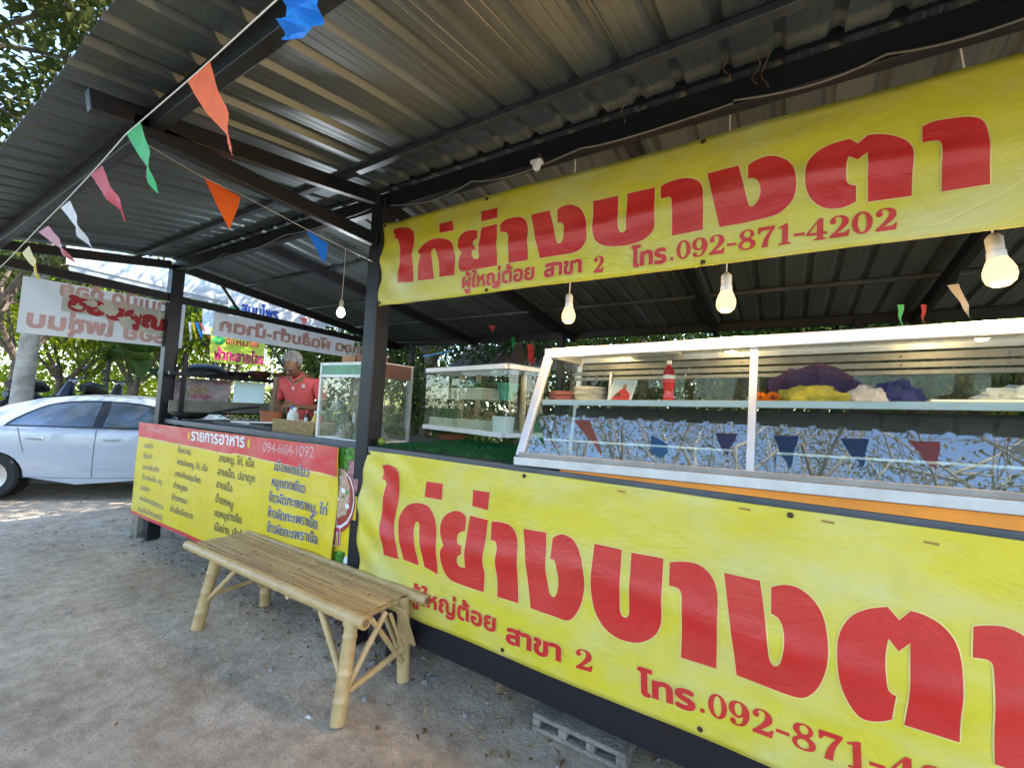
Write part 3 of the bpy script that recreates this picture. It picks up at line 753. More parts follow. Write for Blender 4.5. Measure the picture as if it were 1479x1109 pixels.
def banner_sheet(name, fn, x0, x1, z0, z1, m, parent, step=.03, edge=None):
    i0 = math.ceil(x0/step); i1 = math.floor(x1/step); xs = [x0]+[i*step for i in range(i0, i1+1) if x0+.004 < i*step < x1-.004]+[x1]
    j0 = math.ceil(z0/step); j1 = math.floor(z1/step); zs = [z0]+[j*step for j in range(j0, j1+1) if z0+.004 < j*step < z1-.004]+[z1]
    mb = MB(); n = len(xs)
    for z in zs:
        for x in xs:
            a, b = x, z
            if edge: a, b = edge(x, z)
            p = fn(x, z); mb.v.append((p[0]+(a-x), p[1], p[2]+(b-z)))
    mb.f = [(j*n+i, j*n+i+1, (j+1)*n+i+1, (j+1)*n+i) for j in range(len(zs)-1) for i in range(n-1)]
    o = obj(name, mb, m, parent, smooth=True)
    o.data.materials.append(BACKV)
    s = o.modifiers.new('thick', 'SOLIDIFY'); s.thickness = .0012; s.offset = -1; s.material_offset = 1
    return o

UB = [  # heavy lettering of the upper banner: (origin, scale, outline)
 ((540, 280), 4.93, [(147,278,1),(155,258),(175,247),(215,240),(262,248),(283,285),(288,340),(283,420),(279,520),(284,627,1),(178,637,1),(184,540),(192,440),(190,370),(178,328),(150,322,1),(162,300)]),
 ((540, 280), 4.93, [(313,617,1),(311,560),(322,490),(340,445,1),(322,415,1),(350,365),(400,330),(460,318),(530,328),(568,370),(580,440),(578,520),(574,580,1),(466,592,1),(462,500),(455,430),(448,402),(432,393),(418,410),(415,470),(420,540),(428,606,1)]),
 ((540, 280), 4.93, [(467,215,1),(565,193,1),(570,262,1),(470,280,1)]),
 ((540, 280), 4.93, [(743,268,1),(742,324,1),(722,335),(714,357),(724,377),(738,387,1),(737,404,1),(712,412),(703,432),(708,455),(725,467),(752,462,1),(756,400),(762,330),(772,248,1),(884,220,1),(886,350),(886,516,1),(760,535),(640,552),(612,540),(603,505),(612,455),(634,423,1),(612,395),(603,360),(612,310),(650,275),(700,262)]),
 ((540, 280), 4.93, [(770,130,1),(884,103,1),(886,176,1),(772,202,1)]),
 ((540, 280), 4.93, [(908,225,1),(940,195),(1000,175),(1050,172),(1088,195),(1105,250),(1104,350),(1103,475,1),(966,498,1),(968,400),(968,315),(952,283),(908,278,1)]),
 ((540, 280), 4.93, [(1125,155,1),(1255,122,1),(1285,240),(1308,345),(1322,358),(1345,340),(1360,290),(1355,230),(1335,207),(1310,212,1),(1310,115,1),(1350,92),(1400,80),(1440,90),(1476,112),(1508,171),(1520,246),(1512,331),(1476,392),(1423,422),(1340,438),(1187,462,1)]),
 ((820, 200), 4.622, [(170,420,1),(337,383,1),(337,500),(338,600),(350,625),(370,628),(388,610),(394,500),(398,370,1),(580,325,1),(580,450),(578,580),(560,630),(500,680),(410,710),(310,722),(230,712),(185,680),(170,630),(171,520)]),
 ((820, 200), 4.622, [(620,320,1),(680,290),(760,268),(830,270),(880,295),(903,345),(905,450),(902,612,1),(697,652,1),(698,500),(695,415),(680,393),(620,405,1)]),
 ((820, 200), 4.622, [(932,238,1),(1143,190,1),(1170,300),(1205,440),(1222,463),(1250,450),(1280,400),(1288,350),(1272,300),(1240,278),(1205,283,1),(1205,187,1),(1280,145),(1370,127),(1465,157),(1508,214),(1525,303),(1508,404),(1454,472),(1387,516),(1200,565),(1015,595,1)]),
 ((1120, 120), 4.12, [(440,342,1),(488,367,1),(548,318,1),(620,310),(700,320),(770,345),(808,385),(817,440),(812,560),(808,676,1),(548,712,1),(548,560),(547,418,1),(488,467,1),(435,445,1),(420,490),(418,560),(430,605),(478,616,1),(478,710,1),(400,745),(310,752),(240,725),(195,670),(175,590),(185,500),(235,430),(320,380)]),
 ((1120, 120), 4.12, [(873,265,1),(950,232),(1050,215),(1160,205),(1230,225),(1262,290),(1272,420),(1275,605,1),(985,652,1),(987,500),(985,375),(965,348),(873,360,1)])]
LB = [
 ((520, 650), 4.437, [(145,100,1),(180,92),(215,100),(248,130),(257,190),(250,300),(235,400),(220,490),(240,600),(255,695,1),(155,668,1),(155,580),(138,480),(140,400),(160,300),(172,220),(165,195),(143,182,1),(155,140)]),
 ((520, 650), 4.437, [(427,200,1),(535,213,1),(525,318,1),(413,300,1)]),
 ((520, 650), 4.437, [(285,700,1),(262,600),(250,500),(258,420),(295,360),(360,337),(430,355),(470,410),(488,480),(492,600),(494,797,1),(413,745,1),(400,650),(382,540),(380,480),(368,458),(352,470),(348,530),(362,620),(380,735,1)]),
 ((520, 650), 4.437, [(683,425,1),(676,518,1),(650,522),(628,545),(630,590),(657,608,1),(658,665,1),(635,675),(625,705),(635,740),(675,752,1),(680,640),(690,530),(707,418,1),(825,445,1),(808,600),(795,720),(805,790),(797,905,1),(680,870),(580,830),(535,770),(518,700),(522,640),(542,610,1),(517,540),(520,470),(550,415),(605,388),(650,395)]),
 ((520, 650), 4.437, [(732,252,1),(838,268,1),(825,382,1),(724,357,1)]),
 ((520, 650), 4.437, [(848,455,1),(900,457),(960,475),(1000,520),(1018,600),(1020,700),(1020,820),(1022,975,1),(885,935,1),(888,830),(878,720),(888,640),(880,590),(862,575),(842,573,1)]),
 ((520, 650), 4.437, [(1053,500,1),(1198,525,1),(1200,650),(1200,780),(1220,910),(1243,937),(1265,915),(1278,830),(1270,750),(1255,700),(1228,690,1),(1240,560,1),(1270,543),(1306,538),(1370,575),(1415,671),(1441,799),(1438,901),(1409,1007),(1345,1084),(1240,1055),(1100,1005,1)]),
 ((800, 680), 3.465, [(205,362,1),(340,393,1),(333,550),(330,690),(342,725),(360,732),(375,715),(380,560),(388,407,1),(548,438,1),(540,600),(537,750),(515,810),(470,845),(410,858),(330,840),(260,790),(210,710),(190,620),(188,550),(195,450)]),
 ((800, 680), 3.465, [(580,457,1),(660,453),(730,470),(785,520),(815,590),(820,700),(813,988,1),(636,932,1),(641,780),(640,630),(625,590),(575,573,1)]),
 ((800, 680), 3.465, [(852,508,1),(1032,545,1),(1055,720),(1078,930),(1100,967),(1130,955),(1150,880),(1150,800),(1130,740),(1100,715),(1087,708,1),(1088,578,1),(1152,565),(1224,581),(1296,639),(1348,727),(1370,860),(1363,963),(1327,1066),(1276,1117),(1224,1127),(1142,1103),(915,1020,1)]),
 ((1100, 780), 3.372, [(612,320,1),(668,385,1),(725,340,1),(800,365),(880,415),(940,490),(970,590),(975,720),(965,850),(960,975,1),(692,892,1),(715,750),(722,495,1),(665,535,1),(615,472,1),(600,560),(602,660),(615,720),(652,750,1),(633,865,1),(560,875),(480,855),(420,780),(380,680),(365,560),(378,450),(430,370),(510,332)]),
 ((1100, 780), 3.372, [(1030,417,1),(1110,412),(1200,425),(1290,480),(1330,600),(1335,800),(1335,1150,1),(1130,1080,1),(1130,800),(1130,640),(1110,585),(1025,567,1)])]
def PB(px, py, y): p = P(px, py, y=y); return (p[0], p[2])
def big_letters(defs, fn, y, parent):
    for (ox, oy), sc, pts in defs:
        lp = smooth_outline(pts, 6); loop = [PB(ox+a/sc, oy+b/sc, y) for a, b in lp]
        v, f = fill2d([loop])
        rv, rf = ribbon(loop, .0045)
        L = print_obj('letter', [(a, b, 0) for a, b in v], f, fn, RED, parent, .03, .0028)
        n = L
        print_obj('letter_outline', [(a, b, 0) for a, b in rv], rf, fn, CREAM, L, .03, .0020)

# upper banner
UX0, UX1, UZ0, UZ1 = -2.30, 1.28, 2.224, 2.786
ub = thing('shop_banner', 'long yellow vinyl banner with big red lettering hung high under the roof beam', 'banner', (-.5, 1.94, 2.2))
ufn = banner_fn(1.945, 1.7, UX0, UX1, UZ0, UZ1, .0105)
banner_sheet('vinyl_sheet', ufn, UX0, UX1, UZ0, UZ1, YELLOW, ub)
UYP = 1.932
big_letters(UB, ufn, UYP, ub)
text_on('text_line', 'ผู้ใหญ่ต้อย', PB(667, 417, UYP), PB(773, 404, UYP), .115, ufn, RED, ub, .035, (CREAM, .03), .03)
text_on('text_line', 'สาขา', PB(787, 401, UYP), PB(841, 394, UYP), .115, ufn, RED, ub, .045, (CREAM, .03), .03)
text_on('text_line', 'โทร', PB(911, 386, UYP), PB(963, 379, UYP), .115, ufn, RED, ub, .045, (CREAM, .03), .03)
def number_on(s, p0, p1, hgt, fn, parent):
    V, Fc, wd = number_mesh(s); ux, uy = p1[0]-p0[0], p1[1]-p0[1]; L = math.hypot(ux, uy); ux /= L; uy /= L; k = L/wd
    V = [(p0[0]+ux*a*k-uy*b*hgt, p0[1]+uy*a*k+ux*b*hgt, 0) for a, b, _ in V]
    return print_obj('telephone_number' if len(s) > 2 else 'digit', V, Fc, fn, RED, parent, .03, .0028)
number_on('2', PB(857, 395, UYP), PB(873, 393, UYP), .082, ufn, ub)
number_on('.092-871-4202', PB(966, 377, UYP), PB(1298, 332, UYP), .082, ufn, ub)
# lower banner
LX0, LX1, LZ0, LZ1 = -2.335, 1.28, .335, 1.268
lb = thing('shop_banner', 'long yellow vinyl banner with big red lettering covering the counter front behind the bench', 'banner', (-.5, 1.95, .34))
lfn = banner_fn(1.953, 4.2, LX0, LX1, LZ0, LZ1, .012)
def ledge(x, z):
    v = (z-LZ0)/(LZ1-LZ0); u = x-LX0
    if u < .3: return (x + (1-u/.3)*(.035*math.sin(math.pi*v)*-1 + .03*math.sin(math.pi*v*2.2)*(.5)) + (1-u/.3)*.018, z)
    return (x, z)
banner_sheet('vinyl_sheet', lfn, LX0, LX1, LZ0, LZ1, YELLOW, lb, edge=ledge)
LYP = 1.937
big_letters(LB, lfn, LYP, lb)
text_on('text_line', 'ผู้ใหญ่ต้อย', PB(592, 866, LYP), PB(717, 912, LYP), .125, lfn, RED, lb, .035, (CREAM, .02), .03)
text_on('text_line', 'สาขา', PB(731, 925, LYP), PB(812, 954, LYP), .125, lfn, RED, lb, .045, (CREAM, .02), .03)
number_on('2', PB(832, 962, LYP), PB(859, 970, LYP), .088, lfn, lb)
text_on('text_line', 'โทร', PB(921, 999, LYP), PB(1005, 1027, LYP), .125, lfn, RED, lb, .045, (CREAM, .02), .03)
number_on('.092-871-4202', PB(1009, 1027, LYP), PB(1480, 1192, LYP), .088, lfn, lb)
RUST = mat('rusty_eyelet', (.10, .05, .03), .6, .5, .4, 60)
def eyelets(fn, pts, parent):
    for (x, z) in pts:
        p = fn(x, z, .004); mb = MB()
        n = 12
        for r, dy in ((.011, 0), (.0095, -.002), (.006, -.002), (.005, 0)):
            for j in range(n):
                a = 2*math.pi*j/n; mb.v.append((p[0]+r*math.cos(a), p[1]+dy, p[2]+r*math.sin(a)))
        for i in range(3):
            for j in range(n): mb.f.append((i*n+j, i*n+(j+1) % n, (i+1)*n+(j+1) % n, (i+1)*n+j))
        mb.f.append(tuple(3*n+j for j in range(n)))
        obj('eyelet', mb, RUST, parent, smooth=True)
eyelets(ufn, [(UX0+.02, UZ1-.02), (UX0+.02, UZ0+.02), (-1.45, UZ1-.016), (-1.42, UZ0+.016), (-.31, UZ1-.016), (-.30, UZ0+.016), (.8, UZ1-.016), (.8, UZ0+.016)], ub)
eyelets(lfn, [(LX0+.03, LZ1-.02), (-1.12, LZ1-.02), (-1.2, LZ0+.03), (-.27, LZ0+.03), (.02, LZ1-.022), (1.0, LZ1-.02)], lb)
for (x, z) in ((-.62, LZ1-.03), (-.13, LZ1-.026), (.13, LZ1-.03), (.4, LZ1-.05)):
    mb = MB(); p = lfn(x, z, .003)
    mb.quad((x-.018, p[1], z), (x+.02, p[1], z-.003), (x+.022, p[1], z+.006), (x-.014, p[1], z+.007))
    obj('rust_mark', mb, mat('rust_stain', (.35, .20, .04), .7), lb)

# menu board
MX0, MX1, MZ0, MZ1 = -6.17, -2.60, .225, 1.232
mn = thing('menu_board', 'yellow menu banner with a red header and columns of dishes behind the bench', 'menu board', (-4.4, 1.95, .2))
def mfn(x, z, lift=0):
    k = max(0, (x+4.3)/1.7)
    d = .004*math.sin(3*x+2*z)+.005*NZ.noise((x*3, z*4, 8))+(.011*k*math.sin(9*z+7*x+3*math.sin(2*x)) if x > -4.3 else 0)
    return (x, 1.945-.012-d-lift, z)
def mtop(x): return MZ1 + (x-MX0)/(MX1-MX0)*.03
def medge(x, z):
    v = (z-MZ0)/(MZ1-MZ0); return (x, z + v*(mtop(x)-MZ1))
banner_sheet('vinyl_sheet', mfn, MX0, MX1, MZ0, MZ1, YELLOW2, mn, .04, edge=medge)
obj('board', MB().box(MX0+.02, -5.86, 1.955, 1.975, MZ0+.02, MZ1-.01), mat('board_back', (.3, .28, .25), .8), mn)
def strip(name, x0, x1, za, zb, fn, m, parent, lift=.003, n=40):
    mb = MB()
    for i in range(n+1):
        x = x0+(x1-x0)*i/n
        for j in range(5):
            z = za(x)+(zb(x)-za(x))*j/4; mb.v.append(fn(x, z, lift))
    mb.f = [(i*5+j, (i+1)*5+j, (i+1)*5+j+1, i*5+j+1) for i in range(n) for j in range(4)]
    return obj(name, mb, m, parent, smooth=True)
hb = lambda x: np.interp(x, [MX0, -4.1, -4.0, MX1], [1.075, 1.075, 1.09, 1.06])
strip('header', MX0+.004, MX1-.004, hb, lambda x: mtop(x)-.001, mfn, PINKRED, mn, .0035, 90)
strip('header_edge', MX0+.004, MX1-.004, lambda x: hb(x)-.014, hb, mfn, CREAM, mn, .003, 90)
strip('lower_border', MX0+.004, -4.2, lambda x: MZ0+.001, lambda x: MZ0+.032, mfn, PINKRED, mn, .0035, 40)
MYP = 1.932
def M(px, py): return PB(px, py, MYP)
def mline(body, x0, y0, x1, y1, m=NAVY, h=.085, bold=.006, halo=None):
    text_on('menu_line', body, M(x0, y0), M(x1, y1), h, mfn, m, mn, bold, halo, .04, .0035)
text_on('title', 'รายการอาหาร', M(277, 635.5), M(354, 646), .15, mfn, WHITEP, mn, .03, None, .04, .005)
for px, py in ((274, 629), (360, 640.5)):
    cxx, czz = M(px, py); print_obj('leaf_ornament', [(cxx+a, czz+b, 0) for a, b in ell(0, 0, .022, .042, 12)], [tuple(range(12))], mfn, mat('ornament_yellow', (.8, .6, .05)), mn, None, .005)
HAND = mat('chalk_pink', (.75, .42, .42), .6)
text_on('handwriting', '094-6604-1092', M(380, 652), M(452, 661), .115, mfn, HAND, mn, 0, None, .04, .005)
text_on('handwriting', '094-6092', M(213, 622), M(238, 625), .06, mfn, HAND, mn, 0, None, .04, .005)
F1 = FADED; hf = (mat('pale_halo', (.72, .68, .45)), .03)
for a in (('แกงป่า', 209, 646, 220, 648), ('ต้มยำ', 208, 661, 219, 663), ('แกงส้มเห็ด', 207, 677, 229, 682), ('ต้มแซ่บเนื้อ, หมู', 206, 691, 233, 699), ('ผัดเผ็ด', 204, 707, 216, 710), ('ขนมจีนแกงเขียวหวาน', 202, 721, 235, 736), ('ขนมจีนน้ำยาแกงใต้', 200, 737, 234, 752)):
    mline(*a, m=F1, h=.075, bold=.0, halo=None)
for a in (('ต้มหวาน', 256, 653, 275, 657), ('แกงอ่อมหมู, ไก่, เนื้อ', 255, 670, 300, 681), ('แกงเห็ดสมุนไพร', 252, 687, 290, 698), ('ยำหมูยอ', 250, 704, 270, 710), ('ยำแหนม', 248, 721, 269, 728), ('ยำเส้นมือนาง', 246, 738, 278, 750)):
    mline(*a, m=mat('worn_navy', (.06, .065, .11), .5), h=.08, bold=.004, halo=None)
for a in (('ลาบหมู, ไก่, เนื้อ', 317, 666, 366, 675), ('ลาบเป็ด, ปลาดุก', 315, 685, 367, 697), ('ลาบเนื้อ', 313, 703, 336, 711), ('น้ำตกหมู', 312, 724, 337, 734), ('คอหมูย่างจิ้ม', 311, 745, 349, 756), ('เนื้อย่าง, เสือร้องไห้', 310, 765, 366, 783)):
    mline(*a, h=.092)
for a in (('เนื้อแดดเดียว', 396, 679, 447, 689), ('หมูแดดเดียว', 393, 701, 441, 712), ('ข้าวผัดกะเพราหมู, ไก่', 388, 723, 472, 744), ('ข้าวผัดกะเพราเป็ด', 386, 745, 459, 764), ('ข้าวผัดกะเพราเนื้อ', 385, 767, 458, 786)):
    mline(*a, h=.10, bold=.012, halo=(WHITEP, .032))

# narrow poster with a salad picture between menu and yellow banner
PX0, PX1 = -2.66, -2.41
ps = thing('food_poster', 'narrow yellow poster with a photograph of a salad bowl beside the menu board', 'poster', (-2.53, 1.96, .3))
pfn = lambda x, z, lift=0: (x, 1.953-.004*math.sin(9*z)-lift, z)
banner_sheet('vinyl_sheet', pfn, PX0, PX1, .36, 1.245, YELLOW2, ps, .04)
def patch(name, cx, cz, rx, rz, m, lift, par=ps, n=16, jag=0, fn=pfn, clip=(PX0+.002, PX1-.002)):
    pts = []
    for i in range(n):
        a = 6.2832*i/n; q = 1+(jag*random.uniform(-1, 1)); pts.append((min(clip[1], max(clip[0], cx+rx*q*math.cos(a))), cz+rz*q*math.sin(a), 0))
    return print_obj(name, pts, [tuple(range(n))], fn, m, par, None, lift)
PG = mat('print_green', (.10, .30, .03), .4, 0, .6, 30); PRD = mat('print_bowl_red', (.35, .04, .03), .4)
PSAL = mat('print_salad', (.62, .50, .36), .4, 0, .7, 60, col2=(.35, .16, .09), detail=8)
patch('printed_leaf', -2.53, 1.17, .12, .12, PG, .003, jag=.25); patch('printed_leaf', -2.46, 1.06, .08, .15, mat('print_pink', (.45, .18, .2), .4, 0, .5, 40), .0034, jag=.3)
patch('printed_bowl', -2.62, .90, .20, .225, PRD, .0038); patch('printed_bowl', -2.62, .91, .19, .205, WHITEP, .0042); patch('printed_bowl', -2.62, .915, .18, .19, PRD, .0046)
patch('printed_salad', -2.62, .95, .15, .17, PSAL, .005, jag=.12)
for k in range(9): patch('printed_shred', -2.62+random.uniform(-.03, .13), .95+random.uniform(-.12, .13), random.uniform(.01, .03), random.uniform(.008, .02), random.choice([PRD, WHITEP, PG, PSAL]), .0054+k*.0002, n=7, jag=.3)
text_on('text_line', 'ยำ', (-2.655, .60), (-2.56, .60), .20, pfn, mat('print_crimson', (.5, .03, .1)), ps, .04, (WHITEP, .05), None, .004)
patch('printed_plate', -2.46, .42, .09, .13, WHITEP, .003); patch('printed_leaf', -2.56, .47, .07, .11, PG, .0036, jag=.3)

# ================================================================ BENCH
bn = thing('bamboo_bench', 'low bamboo bench with slatted top standing on the dirt before the menu board', 'bench', (-2.73, 1.70, 0))
BZ = .483
def bpole(name, a, b, r0, r1=None, m=BAMBOOP, nodes=3, par=bn, seg=14, hollow=True):
    a = Vector(a); b = Vector(b); r1 = r1 or r0; L = (b-a).length; pts = []; rad = []
    ks = [0]+[(i+.6+random.uniform(-.15, .15))/(nodes+.2) for i in range(nodes)]+[1]
    for i, k in enumerate(ks):
        rr = r0+(r1-r0)*k
        if 0 < i < len(ks)-1:
            for dk, q in ((-.035/L, 1), (-.008/L, 1.0), (-.003/L, 1.09), (.004/L, 1.09), (.009/L, .98), (.04/L, 1)):
                pts.append(a.lerp(b, k+dk)); rad.append(rr*q)
        else: pts.append(a.lerp(b, k)); rad.append(rr)
    bow = rot_rand(random)*.004
    pts = [p+bow*math.sin(math.pi*(p-a).length/L) for p in pts]
    o = obj(name, MB().tube(pts, rad, seg), m, par, smooth=True)
    if hollow:
        for e, q in ((a, b), (b, a)):
            d = (e-q).normalized()
            obj('hollow_end', MB().tube([e+d*.0005, e+d*.0015], r1*.62 if e is b else r0*.62, 12), NODEM, o)
    return o
# long rails and end rails
bpole('rail', (-3.69, 1.505, BZ-.005), (-1.765, 1.535, BZ-.005), .030, .033, nodes=5)
bpole('rail', (-3.68, 2.02-.10, BZ-.008), (-1.71, 2.02-.10, BZ-.008), .028, .030, nodes=5)
for x in (-3.60, -3.0, -2.4, -1.88): bpole('end_rail', (x, 1.50, BZ-.03), (x, 1.93, BZ-.03), .017, nodes=1, hollow=False)
# seat slats, each a split strip of cane with its own length, tone and gap
SL = [mat('slat_tone_'+n, c, .40, 0, .2, 8, .1, 60, col2=tuple(q*.66 for q in c), stretch=(.6, 8, 8)) for n, c in (('straw', (.72, .49, .21)), ('honey', (.66, .42, .16)), ('tan', (.56, .35, .15)), ('brown', (.36, .20, .08)))]
rn = random.Random(21); ny = 17; y0, y1 = 1.545, 1.895
for j in range(ny):
    y = y0+(y1-y0)*(j+.5)/ny; x = -3.655; wd = (y1-y0)/ny
    while x < -1.84:
        L = rn.uniform(.45, 1.1); xe = min(-1.835, x+L)
        if -1.835-xe < .2: xe = -1.835
        wj = wd*rn.uniform(.34, .42); z = BZ+.012+rn.uniform(-.0025, .0025); mb = MB(); n = 6
        dy = rn.uniform(-.0012, .0012)
        for i in range(n+1):
            xx = x+.002+(xe-x-.004)*i/n; zz = z+.001*math.sin(xx*11+j)
            mb.v += [(xx, y-wj+dy, zz-.007), (xx, y-wj*.9+dy, zz-.001), (xx, y+dy, zz+.0022), (xx, y+wj*.9+dy, zz-.001), (xx, y+wj+dy, zz-.007)]
        for i in range(n):
            for q in range(4): mb.f.append((i*5+q, (i+1)*5+q, (i+1)*5+q+1, i*5+q+1))
        mb.f.append((4, 3, 2, 1, 0)); mb.f.append(tuple(n*5+q for q in range(5)))
        sl_ = obj('slat', mb, rn.choice([SL[0], SL[0], SL[1], SL[1], SL[2]]), bn)
        if rn.random() < .5:
            xx = rn.uniform(x+.05, xe-.05)
            obj('node_mark', MB().box(xx-.002, xx+.003, y-wj*.9, y+wj*.9, z-.002, z+.0035), NODEM, sl_)
        x = xe
# legs and braces
LG = [((-1.845, 1.47), (-1.87, 1.535)), ((-3.35, 1.47), (-3.31, 1.535)), ((-1.845, 1.905), (-1.865, 1.885)), ((-3.36, 1.93), (-3.34, 1.89))]
for (f, t) in LG: bpole('leg', (f[0], f[1], 0), (t[0], t[1], BZ-.01), .038, .034, nodes=3)
def br(a, b, r=.014): bpole('brace', a, b, r, nodes=1, hollow=False)
br((-1.86, 1.50, .17), (-2.16, 1.54, BZ-.02), .017)      # front brace of the near leg
br((-3.33, 1.50, .17), (-3.02, 1.54, BZ-.02), .016)
br((-1.845, 1.52, .13), (-1.83, 1.88, .20), .017)        # low end stretcher
br((-3.34, 1.50, .20), (-3.33, 1.90, .22), .015)
br((-1.835, 1.50, .15), (-1.825, 1.72, BZ-.03), .016)    # end braces crossing up
br((-1.83, 1.87, .12), (-1.83, 1.62, BZ-.03), .014)
br((-1.83, 1.885, .15), (-1.80, 1.73, BZ-.04), .010)
br((-3.33, 1.88, .15), (-3.33, 1.70, BZ-.03), .015)
br((-1.86, 1.89, .14), (-2.16, 1.91, BZ-.02), .015)
br((-3.34, 1.91, .14), (-3.04, 1.91, BZ-.02), .015)
mb = MB().bar((-1.79, 1.79, BZ-.03), (-1.80, 1.90, .22), .012, .07, up=(1, 0, 0)); obj('split_gusset', mb, BAMBOOP, bn)

# ================================================================ LONG DISPLAY CASE
TILT = -.0245
dc = thing('display_case', 'long white aluminium display case with slanted glass standing on the counter', 'display case', (-1.185, FY, 1.302))
CL = 2.6; CH = .60; SB = .195; CD = .62   # length, height, slant, depth
def cl(x, y, z): return (-1.185+x+.05*(z/.6)*max(0, 1-x/.9), FY-.01+y, 1.302+z + x*.0245)
def cbar(name, a, b, wx, wz, m=ALU, up=(0, 0, 1), par=dc): return obj(name, MB().bar(cl(*a), cl(*b), wx, wz, up), m, par, bevel=.003)
nrm = Vector((0, -CH, SB)).normalized()
cbar('bottom_frame', (0, 0, .018), (CL, 0, .018), .035, .042)
cbar('bottom_lip', (.02, -.006, .052), (CL, -.006, .052), .012, .022, mat('grey_seal', (.30, .28, .26), .5))
cbar('top_frame', (0, SB, CH), (CL, SB, CH), .035, .05)
cbar('side_frame', (.02, .01, .04), (.02, SB-.005, CH-.02), .042, .03, up=nrm)
cbar('side_frame', (.034, CD, 0), (.034, CD, CH), .03, .03)
cbar('side_frame', (.02, SB, CH), (.02, CD, CH), .03, .04)
cbar('side_frame', (.02, 0, .018), (.02, CD, .018), .03, .036)
for xm in (1.07, 2.2): cbar('mullion', (xm, .022, .04), (xm, SB+.008, CH-.025), .03, .02, up=nrm)
cbar('mullion', (1.07, CD, .04), (1.07, CD, CH), .03, .03)
for xm in (.26, 1.12, 1.9): cbar('sliding_door_frame', (xm, CD-.02, .04), (xm, CD-.02, CH-.07), .028, .016)
for z, h in ((CH-.035, .035), (CH-.075, .028), (CH-.108, .022)): cbar('rear_track', (0, CD-.006*(z < .55), z), (CL, CD-.006*(z < .55), z), .02, h, mat('track_grey', (.20, .205, .21), .4, .4))
cbar('rear_track', (0, CD, .02), (CL, CD, .02), .03, .04)
obj('top_pane', MB().slab([cl(0, SB+.01, CH+.01), cl(CL, SB+.01, CH+.01), cl(CL, CD, CH+.01), cl(0, CD, CH+.01)], (0, 0, 1), .004), GLASS3, dc)
cbar('top_rear_rail', (0, CD, CH+.005), (CL, CD, CH+.005), .03, .03)
obj('floor_panel', MB().slab([cl(0, .02, .036), cl(CL, .02, .036), cl(CL, CD, .036), cl(0, CD, .036)], (0, 0, 1), .006), mat('steel_tray', (.45, .46, .47), .3, .7), dc)
cbar('shelf_edge', (.055, .122, .326), (CL, .122, .326), .012, .03)
obj('shelf_board', MB().slab([cl(.05, .130, .330), cl(CL, .130, .330), cl(CL, CD-.04, .330), cl(.03, CD-.04, .330)], (0, 0, 1), .006), WHITEM, dc)
def pane(name, pts, m=GLASS, par=dc, th=.004, n=(0, -1, .4)): return obj(name, MB().slab(pts, n, th), m, par)
for a, b in ((.042, 1.055), (1.085, 2.185), (2.215, CL)):
    pane('front_pane', [cl(a, .012, .04), cl(b, .012, .04), cl(b, SB+.002, CH-.025), cl(a, SB+.002, CH-.025)])
pane('side_pane', [cl(.012, .04, .04), cl(.012, CD-.02, .04), cl(.012, CD-.02, CH-.02), cl(.012, SB, CH-.02)], GLASS3, n=(1, 0, 0))
for i, (a, b) in enumerate(((.27, 1.1), (1.13, 1.9))): pane('rear_pane', [cl(a, CD-.02+.01*i, .04), cl(b, CD-.02+.01*i, .04), cl(b, CD-.02+.01*i, CH-.12), cl(a, CD-.02+.01*i, CH-.12)], GLASS3, n=(0, 1, 0))
obj('rear_shade_panel', MB().slab([cl(.05, CD-.035, .04), cl(CL, CD-.035, .04), cl(CL, CD-.035, .31), cl(.05, CD-.035, .31)], (0, 1, 0), .004), mat('shade_dark_board', (.025, .03, .045), .5), dc)  # dark board run across the whole rear, standing in for the shaded interior
# low inner glass tray fronts
for a, b in ((.10, 1.0), (1.16, 2.15)):
    pane('inner_tray_pane', [cl(a, .10, .045), cl(b, .10, .045), cl(b, .10, .125), cl(a, .10, .125)], GLASS3, n=(0, -1, 0))
    cbar('inner_tray_edge', (a, .10, .13), (b, .10, .13), .006, .01, mat('tray_edge', (.55, .62, .60), .3))
SCR = mat('screw_head', (.2, .2, .2), .4, .8)
for x in (.22, .6, .99, 1.3, 1.62, 1.95):
    for z in (CH-.035, CH-.075):
        p = cl(x, CD-.022, z); obj('screw', MB().lathe([(0.004, 0), (.003, .002), (0, .003)], (0, 0, 0), 8).xf(Matrix.Translation(p) @ Matrix.Rotation(R_(90), 4, 'X')), SCR, dc)
# wedge board below the right part of the case
tag(obj('orange_board', MB().slab([(-.93, FY+.0, 1.293), (1.9, FY+.0, 1.293), (1.9, FY+.0, 1.37), (-.93, FY+.0, 1.300)], (0, 1, 0), .02), ORANGEP), 'orange painted wedge board between counter rail and the long display case', 'board')

